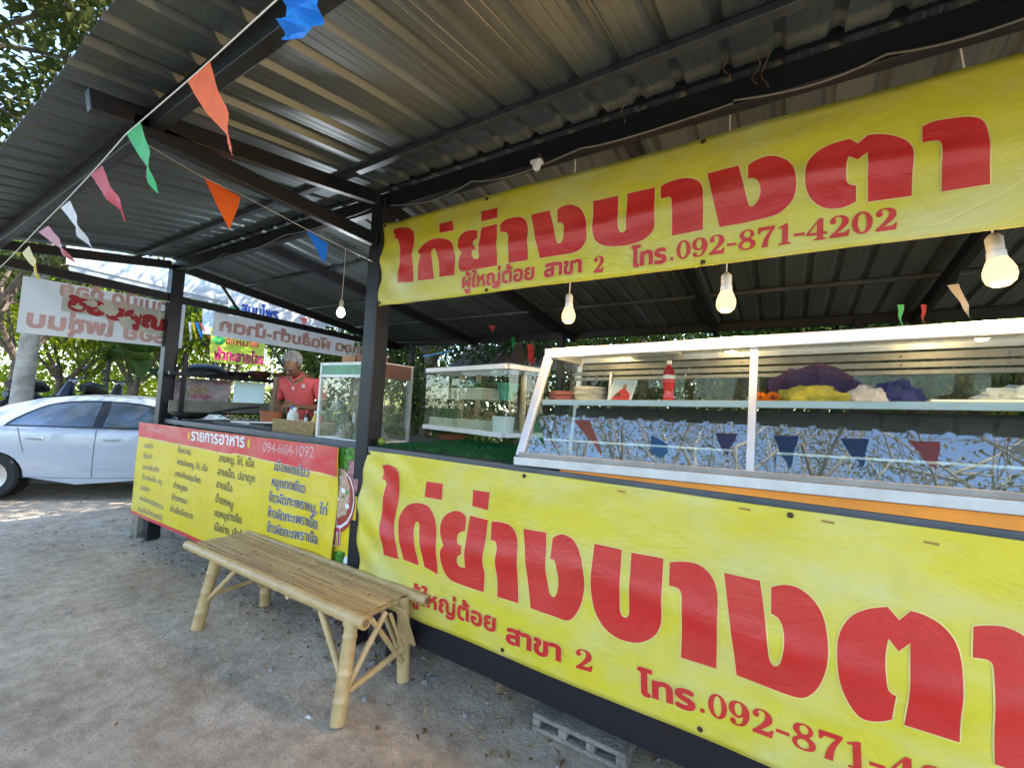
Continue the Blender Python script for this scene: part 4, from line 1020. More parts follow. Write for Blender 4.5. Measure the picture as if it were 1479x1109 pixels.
# things on the shelf of the long case
def on_shelf(px, py_y): return None
SZ = 1.302+.337
def shelf_pt(x, y): return (x, y, SZ + (x+1.185)*.0245)
def plate_mesh(r, h=.014): return MB().lathe([(0, .002), (r*.55, .002), (r*.62, .0), (r*.66, .002), (r*.98, h), (r, h), (r*.99, h+.002), (r*.66, .006), (0, .005)], (0, 0, 0), 28)
PINKP = mat('pink_melamine', (.55, .22, .22), .35, 0, .1); WHP = mat('white_melamine', (.75, .75, .73), .3, 0, .05)
for (cx, m, n, col, r, st) in ((-1.065, PINKP, 6, 'pink', .085, .0075), (-.905, WHP, 9, 'white', .09, .0078)):
    g = 'stack of %s plates in the long case' % col; prev = None
    ordn = ['lowest', 'second', 'third', 'fourth', 'fifth', 'sixth', 'seventh', 'eighth', 'topmost']
    for k in range(n):
        x = cx+random.uniform(-.004, .004); y = 2.24+random.uniform(-.004, .004); p = shelf_pt(x, y)
        lab = '%s %s plate, %s of its stack on the case shelf' % ('round', col, 'topmost' if k == n-1 else ordn[k])
        if prev is None:
            prev = obj('plate', plate_mesh(r), m, smooth=True, local=True); o = prev
        else: o = prev.copy(); COL.objects.link(o)
        o.location = (p[0], p[1], p[2]+.001+k*st); o.rotation_euler = (random.uniform(-.02, .02), random.uniform(-.02, .02), 0)
        tag(o, lab, 'plate', g)
# stack of clear-plastic spoons/bag on the white plates
mb = MB(); rn = random.Random(4); p = shelf_pt(-.905, 2.24); PLB = glassmat('thin_plastic', (.9, .9, .92), 1.5, .15, .35)
for k in range(9):
    a = rn.uniform(-.5, .5); b = rn.uniform(.03, .075); mb.tube([(p[0]-.04+.01*k, p[1], p[2]+.072), (p[0]-.045+.012*k+a*.04, p[1]+.01, p[2]+.072+b*.6), (p[0]-.04+.012*k+a*.08, p[1]+.02, p[2]+.075+b)], [.002, .004, .009], 6)
tag(obj('spoon_bundle', mb, PLB, smooth=True), 'loose clear plastic cutlery lying on top of the white plates', 'cutlery', kind='thing')
# picture card of a person in red robes
pc = thing('picture_card', 'small white picture card showing a figure in red, leaning in the long case', 'card', shelf_pt(-.73, 2.20))
a = shelf_pt(-.79, 2.18); b = shelf_pt(-.67, 2.20)
def card(u, v, l=0): return (a[0]+(b[0]-a[0])*u+.02*v, a[1]+(b[1]-a[1])*u+.045*v-l, a[2]+.002+.115*v)
obj('card_sheet', MB().slab([card(0, 0), card(1, 0), card(1, 1), card(0, 1)], (0, 1, 0), .002), WHP, pc)
def cpatch(name, pts, m, l): obj(name, MB().quad(*[card(u, v, l) for u, v in pts]), m, pc)
cpatch('printed_sky', [(.06, .08), (.94, .08), (.94, .94), (.06, .94)], mat('print_pale_blue', (.5, .56, .62)), .0008)
cpatch('printed_robe', [(.15, .08), (.92, .08), (.86, .35), (.68, .55), (.62, .6), (.45, .58), (.25, .3)], mat('print_robe', (.55, .04, .04), .5, 0, .4, 60), .0014)
cpatch('printed_head', [(.5, .6), (.63, .6), (.66, .7), (.6, .8), (.52, .8), (.47, .7)], mat('print_skin', (.3, .17, .11)), .002)
cpatch('printed_arm', [(.2, .2), (.5, .26), (.52, .38), (.3, .34)], mat('print_dark', (.05, .03, .03)), .002)
# red drink bottle
bt = thing('drink_bottle', 'bottle of red drink with a white label standing in the long case', 'bottle', shelf_pt(-.497, 2.26))
RLQ = mat('red_liquid', (.50, .01, .015), .12, 0, .05, coat=.6)
bp_ = [(0, 0), (.024, 0), (.028, .006), (.027, .03), (.022, .055), (.027, .075), (.029, .095), (.029, .13), (.026, .145), (.014, .168), (.0105, .175), (.0105, .183)]
obj('bottle_body', MB().lathe([(r*1.02, z*1.06) for r, z in bp_], (0, 0, 0), 20), RLQ, bt, smooth=True, local=True)
obj('label', MB().lathe([(.0305, .1), (.0305, .137)], (0, 0, 0), 20), RED, bt, smooth=True, local=True)
obj('label_band', MB().lathe([(.0308, .118), (.0308, .136)], (0, 0, 0), 20), WHITEP, bt, smooth=True, local=True)
obj('cap', MB().lathe([(.013, .193), (.013, .21), (0, .211)], (0, 0, 0), 16), WHITEP, bt, smooth=True, local=True)
# heap of cloths and marigolds right of the mullion
def heap(name, label, cat, c, sx, sy, sz, m, seed, folds=1.0):
    mb = MB(); nu, nv = 34, 14; rn = random.Random(seed)
    for i in range(nv+1):
        ph = math.pi/2*i/nv
        for j in range(nu):
            t = 2*math.pi*j/nu; q = Vector((math.cos(t)*math.sin(ph), math.sin(t)*math.sin(ph), math.cos(ph)))
            f = 1+folds*(.22*NZ.noise(q*2.2+Vector((seed, 0, 0)))+.10*NZ.noise(q*6+Vector((seed, 3, 0)))+.05*math.sin(9*t+4*NZ.noise(q*3)))
            mb.v.append((c[0]+sx*q.x*f, c[1]+sy*q.y*f, c[2]+max(0, sz*q.z*f)))
    for i in range(nv):
        for j in range(nu): mb.f.append((i*nu+j, (i+1)*nu+j, (i+1)*nu+(j+1) % nu, i*nu+(j+1) % nu))
    return tag(obj(name, mb, m, smooth=True), label, cat)
def C(name, col, r=.85): return mat(name, col, r, 0, .18, 20, .2, 90)
heap('purple_cloth', 'big heap of purple cloth behind the middle upright of the long case', 'cloth', shelf_pt(.11, 2.40), .20, .13, .17, C('cloth_purple', (.04, .010, .08)), 3)
heap('yellow_cloth', 'crumpled yellow cloth in front of the purple heap', 'cloth', shelf_pt(.10, 2.22), .13, .06, .065, C('cloth_yellow', (.42, .36, .05)), 5, 1.6)
heap('white_cloth', 'small white cloth lying right of the yellow cloth', 'cloth', shelf_pt(.28, 2.25), .07, .055, .07, C('cloth_white', (.62, .55, .58)), 6, 1.3)
heap('blue_cloth', 'dark blue cloth at the right end of the cloth heap', 'cloth', shelf_pt(.37, 2.29), .10, .07, .085, C('cloth_navy', (.02, .025, .16)), 8, 1.5)
for k, (x, y) in enumerate(((-.095, 2.19), (-.045, 2.195))):
    p = shelf_pt(x, y); mb = MB(); rn = random.Random(k)
    for q in range(150):
        d = rot_rand(rn); leafblade(mb, (p[0]+d.x*.014, p[1]+d.y*.014, p[2]+.022+d.z*.014), d, rot_rand(rn), .016, .008, .3)
    tag(obj('marigold', mb, leafmat('marigold_orange', (.65, .20, .01), (.85, .36, .02), .2, 30)), 'orange marigold blossom %s on the case shelf' % ('touching the middle upright' if k == 0 else 'nearer the yellow cloth'), 'flower', 'marigold blossoms in the long case')
tag(obj('paper_stack', MB().slab([shelf_pt(.46, 2.2), shelf_pt(.85, 2.2), shelf_pt(.85, 2.42), shelf_pt(.46, 2.42)], (0, 0, 1), .018), WHP), 'flat stack of white paper sheets at the right end of the case shelf', 'paper')
heap('plastic_bag', 'thin white plastic bag lying on the paper stack', 'bag', (.70, 2.3, 1.705), .10, .07, .05, C('bag_white', (.6, .62, .62), .4), 14, 1.8)
heap('plastic_bag', 'crumpled whitish bag lying on top of the long case', 'bag', (-.63, 2.46, 1.928), .15, .09, .055, C('bag_cream', (.50, .45, .38), .6), 15, 1.2)

# ================================================================ SMALL WHITE CASE
wc = thing('plant_case', 'small white framed glass cabinet holding baskets of plants on the green mat', 'cabinet', (-2.695, 2.80, 1.30), math.atan2(2.523-2.796, -1.64+2.695))
WL, WD, WH = 1.09, .40, .585
def wbar(name, a, b, w1, w2, m=WHITEM, par=wc): return obj(name, MB().bar(a, b, w1, w2), m, par, local=True, bevel=.003)
for x in (0.015, WL-.015):
    for y in (.015, WD): wbar('leg', (x, y, 0), (x, y, WH), .042, .042)
for z in (.10, WH):
    for y in (.015, WD): wbar('rail', (0.03, y, z), (WL-.03, y, z), .03, .036)
    for x in (.015, WL-.015): wbar('rail', (x, .03, z), (x, WD, z), .028, .034)
obj('bottom_shelf', MB().box(.02, WL-.02, .02, WD, .085, .095), WHITEM, wc, local=True)
obj('middle_shelf', MB().box(.04, WL-.04, .06, WD-.02, .338, .345), GLASS3, wc, local=True)
obj('top_pane', MB().box(-.005, WL+.005, 0, WD+.015, WH+.018, WH+.024), GLASS3, wc, local=True)
for nm, bx in (('front_pane', (.03, WL-.03, .012, .016, .12, WH-.02)), ('side_pane', (WL-.014, WL-.010, .03, WD-.01, .12, WH-.02)), ('side_pane', (.010, .014, .03, WD-.01, .12, WH-.02))):
    obj(nm, MB().box(*bx), GLASS3, wc, local=True)
for x in (.10, .335, .90): wbar('wooden_upright', (x, WD-.05, .11), (x+.005, WD-.05, WH-.01), .05, .018, mat('pale_wood', (.55, .40, .20), .6, 0, .15, 8))
# perforated baskets
BSK = mat('cream_plastic', (.70, .66, .50), .4, 0, .08)
WM = Matrix.Translation(wc.location) @ Matrix.Rotation(wc.rotation_euler.z, 4, 'Z')
def basket(x, y, z, w, d, h, label):
    t = thing('plastic_basket', label, 'basket', WM @ Vector((x, y, z)), wc.rotation_euler.z, 'cream perforated baskets in the small cabinet')
    obj('basket_floor', MB().box(0, w, 0, d, 0, .003), BSK, t, local=True)
    for nm, L, mk in (('front', w, lambda a, b, c, e, q: (a, b, q, q+.003, c, e)), ('rear', w, lambda a, b, c, e, q: (a, b, d-q-.003, d-q, c, e)), ('side', d, lambda a, b, c, e, q: (q, q+.003, a, b, c, e)), ('side', d, lambda a, b, c, e, q: (w-q-.003, w-q, a, b, c, e))):
        mb = MB(); n = int(L/.021)
        for i in range(n+1):
            u = i*(L-.006)/n; mb.box(*mk(u, u+.0085, .003, h, 0))
        for j in range(5):
            v = .003+j*(h-.009)/4; mb.box(*mk(0, L, v, v+(.006 if j < 4 else .009), .0032 if nm != 'side' else .0031))
        tag(obj('lattice_'+nm, mb, BSK, t, local=True), kind='stuff')
    return t
basket(.07, .04, .347, .26, .26, .085, 'upper left cream basket of plants in the small cabinet')
basket(.42, .04, .347, .36, .26, .085, 'upper right cream basket of plants in the small cabinet')
basket(.07, .04, .097, .36, .26, .085, 'lower left cream basket in the small cabinet')
basket(.48, .04, .097, .32, .26, .085, 'lower right cream basket in the small cabinet')
def herb(p, r, h, n, m, label, seed, stuff=True):
    rn = random.Random(seed); mb = MB()
    for k in range(n):
        d = rot_rand(rn); d.z = abs(d.z)+.2
        b = Vector(p)+Vector((rn.uniform(-r, r), rn.uniform(-r*.5, r*.5), rn.random()*h)); leafblade(mb, b, d, rot_rand(rn), rn.uniform(.02, .05), rn.uniform(.01, .022), .3)
    return tag(obj('potted_herb', mb, m), label, 'plant', 'plants inside the small cabinet')
HG = leafmat('herb_green', (.03, .10, .02), (.16, .28, .05), .3, 8)
herb(WM @ Vector((.2, .17, .41)), .11, .09, 260, HG, 'leafy green herbs in the upper left basket of the cabinet', 1)
herb(WM @ Vector((.62, .17, .41)), .15, .06, 300, HG, 'leafy green herbs in the upper right basket of the cabinet', 2)
herb(WM @ Vector((.52, .12, .44)), .08, .05, 40, leafmat('turquoise_wrap', (.02, .30, .32), (.1, .5, .5), .1, 9), 'turquoise ribbon bow among the herbs of the upper right basket', 3)
herb(WM @ Vector((.2, .17, .16)), .10, .10, 220, HG, 'low green plants in the lower left basket of the cabinet', 4)
herb(WM @ Vector((.62, .19, .18)), .15, .09, 120, leafmat('dry_straw', (.25, .15, .06), (.5, .35, .15), .2, 9), 'brown dried stalks in the lower right basket of the cabinet', 5)
pot = MB().lathe([(0, 0), (.06, 0), (.085, .12), (.09, .12), (.09, .13), (.08, .13), (.057, .01), (0, .01)], (0, 0, 0), 24)
o = tag(obj('plant_pot', pot, mat('green_plastic', (.02, .22, .15), .4), smooth=True, local=True), 'teal green plastic pot at the right of the small cabinet', 'pot'); o.location = WM @ Vector((.92, .17, .347))
o = tag(obj('plastic_tub', MB().lathe([(0, 0), (.075, 0), (.085, .13), (.08, .13), (.07, .01), (0, .01)], (0, 0, 0), 24), WHP, smooth=True, local=True), 'white plastic tub in the lower right corner of the small cabinet', 'tub'); o.location = WM @ Vector((.93, .13, .097))
o = tag(obj('clay_saucer', MB().lathe([(0, 0), (.10, 0), (.13, .035), (.12, .035), (.095, .01), (0, .01)], (0, 0, 0), 24), mat('terracotta', (.42, .14, .06), .7), smooth=True, local=True), 'orange clay dish under the small white cabinet', 'dish'); o.location = WM @ Vector((.20, .2, .0))
# black cloth hat on the cabinet
hat = heap('black_hat', 'crumpled black cloth hat on top of the small white cabinet', 'hat', tuple(WM @ Vector((.82, .22, WH+.026))), .13, .10, .09, C('cloth_black', (.008, .008, .009)), 22, .6)
heap('black_pouch', 'black cloth pouch standing up beside the black hat', 'pouch', tuple(WM @ Vector((.93, .24, WH+.026))), .06, .05, .16, C('cloth_black', (.008, .008, .009)), 25, .7)

# ================================================================ DUSTY FOOD CASE behind the middle post
fc = thing('food_case', 'dusty glass food case with a green band behind the thick middle post', 'food case', (-3.06, 2.10, 1.292))
FX0, FX1, FY0, FY1, FZ = -3.10, -2.46, 2.085, 2.42, .575
for x in (FX0, FX1):
    for y in (FY0, FY1): obj('corner_post', MB().box(x-.010, x+.010, y-.010, y+.010, 1.292, 1.292+FZ), WHITEM if x == FX0 else mat('dull_aluminium', (.4, .4, .38), .5, .3), fc)
for z0, z1, m in ((FZ-.012, FZ, WHITEM), (FZ-.085, FZ-.012, mat('green_band', (.13, .33, .20), .45, 0, .2, 12)), (FZ-.105, FZ-.085, WHITEM), (0, .012, WHITEM)):
    obj('front_band', MB().box(FX0+.010, FX1-.010, FY0-.006, FY0+.002, 1.292+z0, 1.292+z1), m, fc)
    obj('side_band', MB().box(FX1-.002, FX1+.006, FY0+.01, FY1-.01, 1.292+z0, 1.292+z1), m if z0 < .1 else mat('brown_band', (.14, .07, .05), .6), fc)
obj('roof_panel', MB().box(FX0-.012, FX1+.012, FY0-.012, FY1+.012, 1.292+FZ, 1.292+FZ+.008), WHITEM, fc)
obj('floor_panel', MB().box(FX0+.01, FX1-.01, FY0+.003, FY1, 1.293, 1.300), WHITEM, fc)
obj('shelf_panel', MB().box(FX0+.012, FX1-.012, FY0+.01, FY1-.01, 1.50, 1.504), GLASS3, fc)
obj('shelf_panel', MB().box(FX0+.012, FX1-.012, FY0+.01, FY1-.01, 1.66, 1.664), GLASS3, fc)
obj('front_pane', MB().box(FX0+.01, FX1-.01, FY0-.002, FY0+.001, 1.305, 1.292+FZ-.106), GLASS2, fc)
obj('side_pane', MB().box(FX1-.001, FX1+.002, FY0+.01, FY1-.01, 1.305, 1.292+FZ-.106), GLASS2, fc)
rn = random.Random(77)
wraps = [('bag_pale', (.55, .5, .42)), ('bag_ochre', (.40, .30, .12)), ('bag_green', (.12, .18, .08)), ('bag_grey', (.4, .42, .42))]
wi = 0
for z in (1.301, 1.505, 1.665):
    for k in range(4 if z < 1.6 else 3):
        nm, col = wraps[wi % 4]; x = FX0+.09+k*.15; y = FY0+rn.uniform(.08, .2)
        heap('food_bag', 'bag of %s food, %s from the left, %s level of dusty case' % (nm.split('_')[1], ['first', 'second', 'third', 'fourth'][k], {1.301: 'lowest', 1.505: 'middle', 1.665: 'upper'}[z]), 'food bag', (x, y, z), .055, .05, rn.uniform(.07, .12), mat(nm, col, .35, 0, .5, 30, .3, 60), 100+wi, 1.5); wi += 1
# cartons, plants on top of the food case
def plain_box(name, label, cat, x0, x1, y0, y1, z0, z1, m): return tag(obj(name, MB().box(x0, x1, y0, y1, z0, z1), m, bevel=.003), label, cat)
CT = 1.292+FZ+.008
CARD = mat('cardboard', (.42, .22, .11), .8, 0, .15, 7)
plain_box('clay_planter', 'small terracotta planter box on the left of the food case roof', 'planter', -3.02, -2.86, 2.20, 2.30, CT, CT+.07, CARD)
plain_box('clay_planter', 'darker clay planter box beside the middle post on the food case', 'planter', -2.84, -2.62, 2.20, 2.32, CT, CT+.075, mat('dark_cardboard', (.30, .13, .07), .8))
mb = MB(); rn = random.Random(12)
for k in range(12):
    b = Vector((-2.75+rn.uniform(-.06, .06), 2.26, CT+.07)); d = Vector((rn.uniform(-.5, .5), rn.uniform(-.3, .3), 1)); mb.tube([b, b+d*.07, b+d*.13+Vector((0, 0, .02))], [.003, .002, .001], 5)
    leafblade(mb, b+d*.12, d, rot_rand(rn), .04, .02)
tag(obj('twiggy_plant', mb, BARK), 'bare twiggy plant in the dark planter on the food case', 'plant')
mb = MB()
for k in range(5):
    b = Vector((-3.0+.05*k, 2.24, CT+.06)); d = Vector((rn.uniform(-.6, .6), 0, 1)); mb.tube([b, b+d*.1], [.003, .002], 5); leafblade(mb, b+d*.08, (d.x*2, 0, .6), (0, -1, .3), .06, .035)
tag(obj('leafy_sprig', mb, LDK), 'dark leafy sprig in the left planter on the food case', 'plant')

# ================================================================ BASKET WITH SAUCE BOTTLES
wb = thing('woven_basket', 'low woven straw basket of sauce bottles on the counter rail', 'basket', (-3.45, 2.16, 1.292))
STRAW = mat('straw', (.50, .36, .17), .7, 0, .3, 40, .3, 80)
mb = MB()
x0, x1, y0, y1 = -3.74, -3.17, 2.10, 2.30
for j in range(5):
    z = 1.300+j*.022; mb.tube([(x0, y0, z), (x1, y0, z), (x1, y1, z), (x0, y1, z), (x0, y0, z)], .011, 6)
tag(obj('woven_coils', mb, STRAW, wb, smooth=True), kind='stuff')
mb = MB(); n = 40
for i in range(n):
    x = x0+(x1-x0)*i/(n-1); mb.bar((x, y0-.012, 1.296), (x+.004, y0-.012, 1.404), .007, .005)
for i in range(14):
    y = y0+(y1-y0)*i/13; mb.bar((x1+.012, y, 1.296), (x1+.012, y, 1.404), .007, .005)
tag(obj('straw_stakes', mb, STRAW, wb), kind='stuff')
obj('basket_base', MB().box(x0, x1, y0, y1, 1.293, 1.298), STRAW, wb)
def sauce(x, y, lab, col, cap, h=.17, r=.027):
    t = thing('sauce_bottle', lab, 'bottle', (x, y, 1.299), 0, 'bottles in the woven basket')
    obj('bottle_body', MB().lathe([(0, 0), (r, 0), (r, h*.6), (r*.85, h*.7), (r*.42, h*.84), (r*.42, h*.9)], (0, 0, 0), 16), col, t, smooth=True, local=True)
    obj('cap', MB().lathe([(r*.5, h*.88), (r*.5, h), (0, h)], (0, 0, 0), 12), cap, t, smooth=True, local=True)
    obj('label', MB().lathe([(r*1.02, h*.2), (r*1.02, h*.5)], (0, 0, 0), 16), WHITEP, t, smooth=True, local=True)
REDC = mat('red_cap', (.6, .03, .03), .4); YS = mat('yellow_sauce', (.65, .48, .03), .3); OILC = mat('pale_oil', (.6, .58, .5), .25); DKS = mat('dark_sauce', (.05, .02, .01), .2)
sauce(-3.66, 2.2, 'tall white printed carton bottle at the left of the woven basket', WHP, mat('blue_cap', (.05, .1, .4), .4), .22, .034)
sauce(-3.56, 2.17, 'clear jar bottle second from the left in the woven basket', OILC, WHITEP, .21, .034)
sauce(-3.46, 2.22, 'dark sauce bottle in the middle of the woven basket', DKS, REDC, .19)
sauce(-3.38, 2.16, 'small white capped bottle before the yellow one in the woven basket', WHP, WHITEP, .13)
sauce(-3.31, 2.2, 'yellow sauce bottle with a pale cap in the woven basket', YS, WHITEP, .19)
sauce(-3.22, 2.18, 'red and white bottle at the right end of the woven basket', REDC, WHITEP, .20)
tag(obj('lime', MB().ball((-2.30, 2.03, 1.325), .026, 14, 10), mat('lime_green', (.18, .28, .03), .4), smooth=True), 'small green lime on the counter at the foot of the middle post', 'lime')

# ================================================================ WOK SHELF along the left end
SX = -5.60
ws = thing('steel_rack', 'black steel cooking rack with a shelf along the left end of the stall', 'rack', (SX, 2.7, .335))
for y in (2.10, 3.36):
    for x in (SX-.0, SX-.28): obj('upright', MB().box(x-.018, x+.018, y-.018, y+.018, .335, 1.80 if y > 3 else 2.02), STEEL, ws)
obj('shelf_rail', MB().box(SX-.02, SX+.02, 1.96, 3.45, 1.775, 1.815), STEEL, ws)
obj('shelf_rail', MB().box(SX-.30, SX-.26, 1.96, 3.45, 1.775, 1.815), STEEL, ws)
obj('shelf_board', MB().box(SX-.26, SX-.02, 1.98, 3.43, 1.795, 1.803), BROWNW, ws)
obj('splash_board', MB().box(SX-.05, SX-.035, 2.0, 3.30, 1.37, 1.50), mat('greenish_board', (.24, .23, .19), .7, 0, .2, 4), ws)
obj('lower_rail', MB().box(SX-.018, SX+.018, 2.0, 3.34, 1.355, 1.375), STEEL, ws)
# advertising panel hung behind the shelf
ap = thing('advert_board', 'faded panel with pink food pictures hung below the wok shelf', 'poster', (SX-.2, 2.4, 1.5))
obj('panel_sheet', MB().box(SX-.20, SX-.195, 2.02, 2.66, 1.50, 1.76), mat('faded_panel', (.42, .36, .38), .6, 0, .35, 6), ap)
for (y, z, ry, rz, m) in ((2.15, 1.68, .06, .055, (.28, .25, .3)), (2.33, 1.63, .10, .05, (.45, .33, .22)), (2.36, 1.55, .13, .03, (.5, .22, .26)), (2.54, 1.72, .08, .02, (.5, .2, .25)), (2.53, 1.66, .08, .012, (.35, .42, .52)), (2.2, 1.59, .07, .05, (.4, .38, .3))):
    mb = MB(); mb.quad(*[(SX-.194+.0004*ry*10, y+ry*math.cos(t*.5236), z+rz*math.sin(t*.5236)) for t in range(12)]); obj('printed_dish', mb, mat('print_tone_%d' % int(y*1000+z*10), m, .6, 0, .5, 40), ap)
tag(obj('translucent_sheet', MB().box(SX-.215, SX-.211, 2.72, 3.10, 1.50, 1.765), leafmat('frosted_sheet', (.6, .68, .66), (.75, .8, .78), .6, 2)), 'bright translucent corrugated sheet beside the faded food panel', 'sheet')
# wok leaning dome-up on the shelf
def wok(name, label, c, r, h, hd, flip=True, tilt=0):
    t = thing(name, label, 'wok', c)
    prof = [(r*math.sin(a*math.pi/2/9), h*math.cos(a*math.pi/2/9)) for a in range(10)]
    if not flip: prof = [(p, h-q) for p, q in prof]
    obj('wok_bowl', MB().lathe(prof+[(prof[-1][0]*1.01, prof[-1][1]), ] , (0, 0, 0), 28), BLACKI, t, smooth=True, local=True).modifiers.new('s', 'SOLIDIFY').thickness = .004
    hd = Vector(hd); a = Vector((0, 0, prof[-1][1]))+Vector((hd.x, hd.y, 0)).normalized()*r*.98
    obj('handle', MB().tube([a, a+hd*.5+Vector((0, 0, .01)), a+hd], [.012, .014, .012], 10), BLACKI, t, smooth=True, local=True)
    return t
wok('wok', 'big black wok turned upside down on the rack shelf', (SX-.14, 2.36, 1.806), .23, .13, (.1, .42, -.02))
wok('frying_pan', 'black frying pan with a long handle standing low beside the corner post', (SX+.10, 2.15, 1.30), .17, .07, (.25, .42, .10), False)
for k, (y, lab, col, r) in enumerate(((2.98, 'dark reddish wide bowl at the middle of the rack shelf', (.12, .04, .03), .14), (3.27, 'brown earthen bowl at the right end of the rack shelf', (.20, .10, .055), .12))):
    o = tag(obj('earthen_bowl', MB().lathe([(0, .004), (r*.5, 0), (r*.85, .05), (r, .1), (r*1.04, .105), (r*1.0, .095), (r*.8, .05), (r*.45, .012), (0, .01)], (0, 0, 0), 24), mat('bowl_glaze_'+'ab'[k], col, .4, 0, .3, 12), smooth=True, local=True), lab, 'bowl', 'bowls on the rack shelf'); o.location = (SX-.14, y, 1.804)
o = tag(obj('dark_basin', MB().lathe([(0, 0), (.12, 0), (.15, .07), (.14, .07), (.11, .01), (0, .01)], (0, 0, 0), 22), BLACKI, smooth=True, local=True), 'black basin tucked between the wok handle and the bowls', 'basin'); o.location = (SX-.14, 2.70, 1.804)
# glass topped tray on the counter
gt = thing('glass_tray', 'low glass topped tray reflecting pale sky on the counter left of the basket', 'tray', (-4.2, 2.3, 1.292))
obj('tray_frame', MB().box(-4.9, -3.82, 2.12, 2.62, 1.292, 1.315), STEEL, gt, bevel=.003)
obj('tray_glass', MB().box(-4.86, -3.86, 2.15, 2.59, 1.3155, 1.32), GLASS, gt)
for x in (-4.6, -4.25, -4.0): obj('tray_bar', MB().bar((x, 2.15, 1.328), (x+.25, 2.59, 1.328), .03, .012), WHITEM if x < -4.3 else STEEL, gt)

# ================================================================ LAMPS
def bulb(x, y, z, wire_top, lab, warm=True, tilt=0, s=1):
    t = thing('light_bulb', lab, 'light bulb', (x, y, z), 0, 'bare light bulbs hung under the roof')
    prof = [(.001, -.052), (.018, -.05), (.031, -.038), (.036, -.02), (.035, -.002), (.028, .018), (.022, .032)]
    b = obj('bulb_glass', MB().lathe([(r*s, q*s) for r, q in prof], (0, 0, 0), 20), emat('lamp_warm' if warm else 'lamp_cool', (1, .62, .25) if warm else (.85, .93, 1), .42 if warm else 4), t, smooth=True, local=True)
    obj('bulb_collar', MB().lathe([(.022*s, .033*s), (.021*s, .052*s), (.017*s, .058*s)], (0, 0, 0), 16), WHP, t, smooth=True, local=True)
    obj('socket', MB().lathe([(.019*s, .056*s), (.0195*s, .095*s), (.012*s, .105*s), (.005*s, .11*s)], (0, 0, 0), 16), mat('socket_white', (.6, .58, .54), .5), t, smooth=True, local=True)
    obj('cord', MB().tube([(0, 0, .108*s), (.004, .0, (.108+wire_top-z)/2), (0, 0, wire_top-z)], .003, 6), WHITEM, t, local=True)
    l = D.lights.new('bulb_glow', 'POINT'); l.energy = 4.0 if warm else 5; l.color = (1, .60, .25) if warm else (.9, .95, 1); l.shadow_soft_size = .04
    lo = D.objects.new('bulb_glow', l); COL.objects.link(lo); lo.parent = t; lo.location = (0, 0, -.10)
    t.rotation_euler = (0, tilt, 0)
bulb(-.972, 2.06, 2.10, 3.03, 'warm glowing bulb below the upper banner, left one of the warm three')
bulb(-.223, 2.06, 2.105, 3.03, 'warm glowing bulb below the telephone number of the upper banner', s=1.1)
bulb(.600, 2.06, 2.13, 3.0, 'largest warm glowing bulb near the right edge of the picture', tilt=R_(-6), s=1.15)
bulb(-3.50, 2.50, 2.41, 3.0, 'cold white glowing bulb hanging left of the middle post', warm=False, s=1.0)
# dead camera-like white fitting above the banner
ft = thing('white_fitting', 'small white electrical fitting hanging on a wire above the upper banner', 'fitting', tuple(P(775, 240, y=1.90)))
q = Vector(P(775, 240, y=1.90))
obj('fitting_body', MB().ball(tuple(q), .022, 12, 8, (1, 1, 1.25)), WHITEM, ft, smooth=True)
obj('fitting_cap', MB().box(q.x-.03, q.x+.03, q.y-.02, q.y+.02, q.z+.012, q.z+.03), WHITEM, ft, bevel=.004)
obj('wire', MB().tube([(q.x, q.y, q.z+.03), (q.x-.01, q.y+.03, q.z+.09), (q.x+.004, q.y+.1, 2.93)], .0025, 5), STEEL, ft)
for i, (px, py, L) in enumerate(((1092, 100, .12), (1105, 92, .16), (900, 165, .1), (1050, 105, .1))):
    q = Vector(P(px, py, y=1.93)); pts = [(q.x+.014*math.sin(k*.55+i), q.y-.008*math.cos(k*.6), q.z+.05-L*k/12) for k in range(13)]
    tag(obj('loose_wire', MB().tube(pts, .0022, 5), mat('wire_brown', (.1, .06, .04), .6)), ['loose brown wire loop under the main beam above the fifth letter', 'longer loose wire twist under the main beam near the roof lamp wires', 'short loose wire on the main beam left of the others', 'thin wire end hanging from the main beam between the letters'][i], 'wire', 'loose wires along the main beam')

# ================================================================ BUNTING
FL = {}
def flagmat(n, c): return leafmat('flag_'+n, tuple(q*.75 for q in c), c, .35, 14, .35)
def flag(name_col, a, b, tip, col, lab, curl=.02, group='pennants on the front string'):
    a, b, tip = Vector(a), Vector(b), Vector(tip); nn = (b-a).cross(tip-a).normalized(); mb = MB(); n, k = 14, 5
    ph = random.random()*6
    for i in range(n+1):
        t = i/n
        for j in range(k+1):
            u = j/k; top = a.lerp(b, u); w_ = (1-t)**.9
            c = (a+b)/2*(1-t)+tip*t; p = c + (top-(a+b)/2)*w_
            p = p + nn*(curl*math.sin(7*t+ph+2*u)*t + .6*curl*math.sin(16*t+3*u+ph)*t) + (b-a).normalized()*curl*.8*math.sin(8*t+ph)*t
            mb.v.append(tuple(p))
    for i in range(n):
        for j in range(k): mb.f.append((i*(k+1)+j, i*(k+1)+j+1, (i+1)*(k+1)+j+1, (i+1)*(k+1)+j))
    o = obj('pennant', mb, flagmat(name_col, col), smooth=True); tag(o, lab, 'flag', group)
    return o
def SP(px, py): return P(px, py, y=.58)
strpts = [SP(-60, 445), SP(15, 372), SP(60, 325), SP(95, 290), SP(140, 242), SP(182, 194), SP(285, 105), SP(400, 0), SP(470, -70)]
strpts = [tuple(p) for p in strpts] + [(-.4, .56, 2.60), (.3, .54, 2.66), (1.2, .52, 2.70), (2.4, .5, 2.72)]
tag(obj('bunting_string', MB().tube(strpts, .0022, 6), WHITEM, smooth=True), 'white string carrying the pennants along the front edge of the roof', 'string')
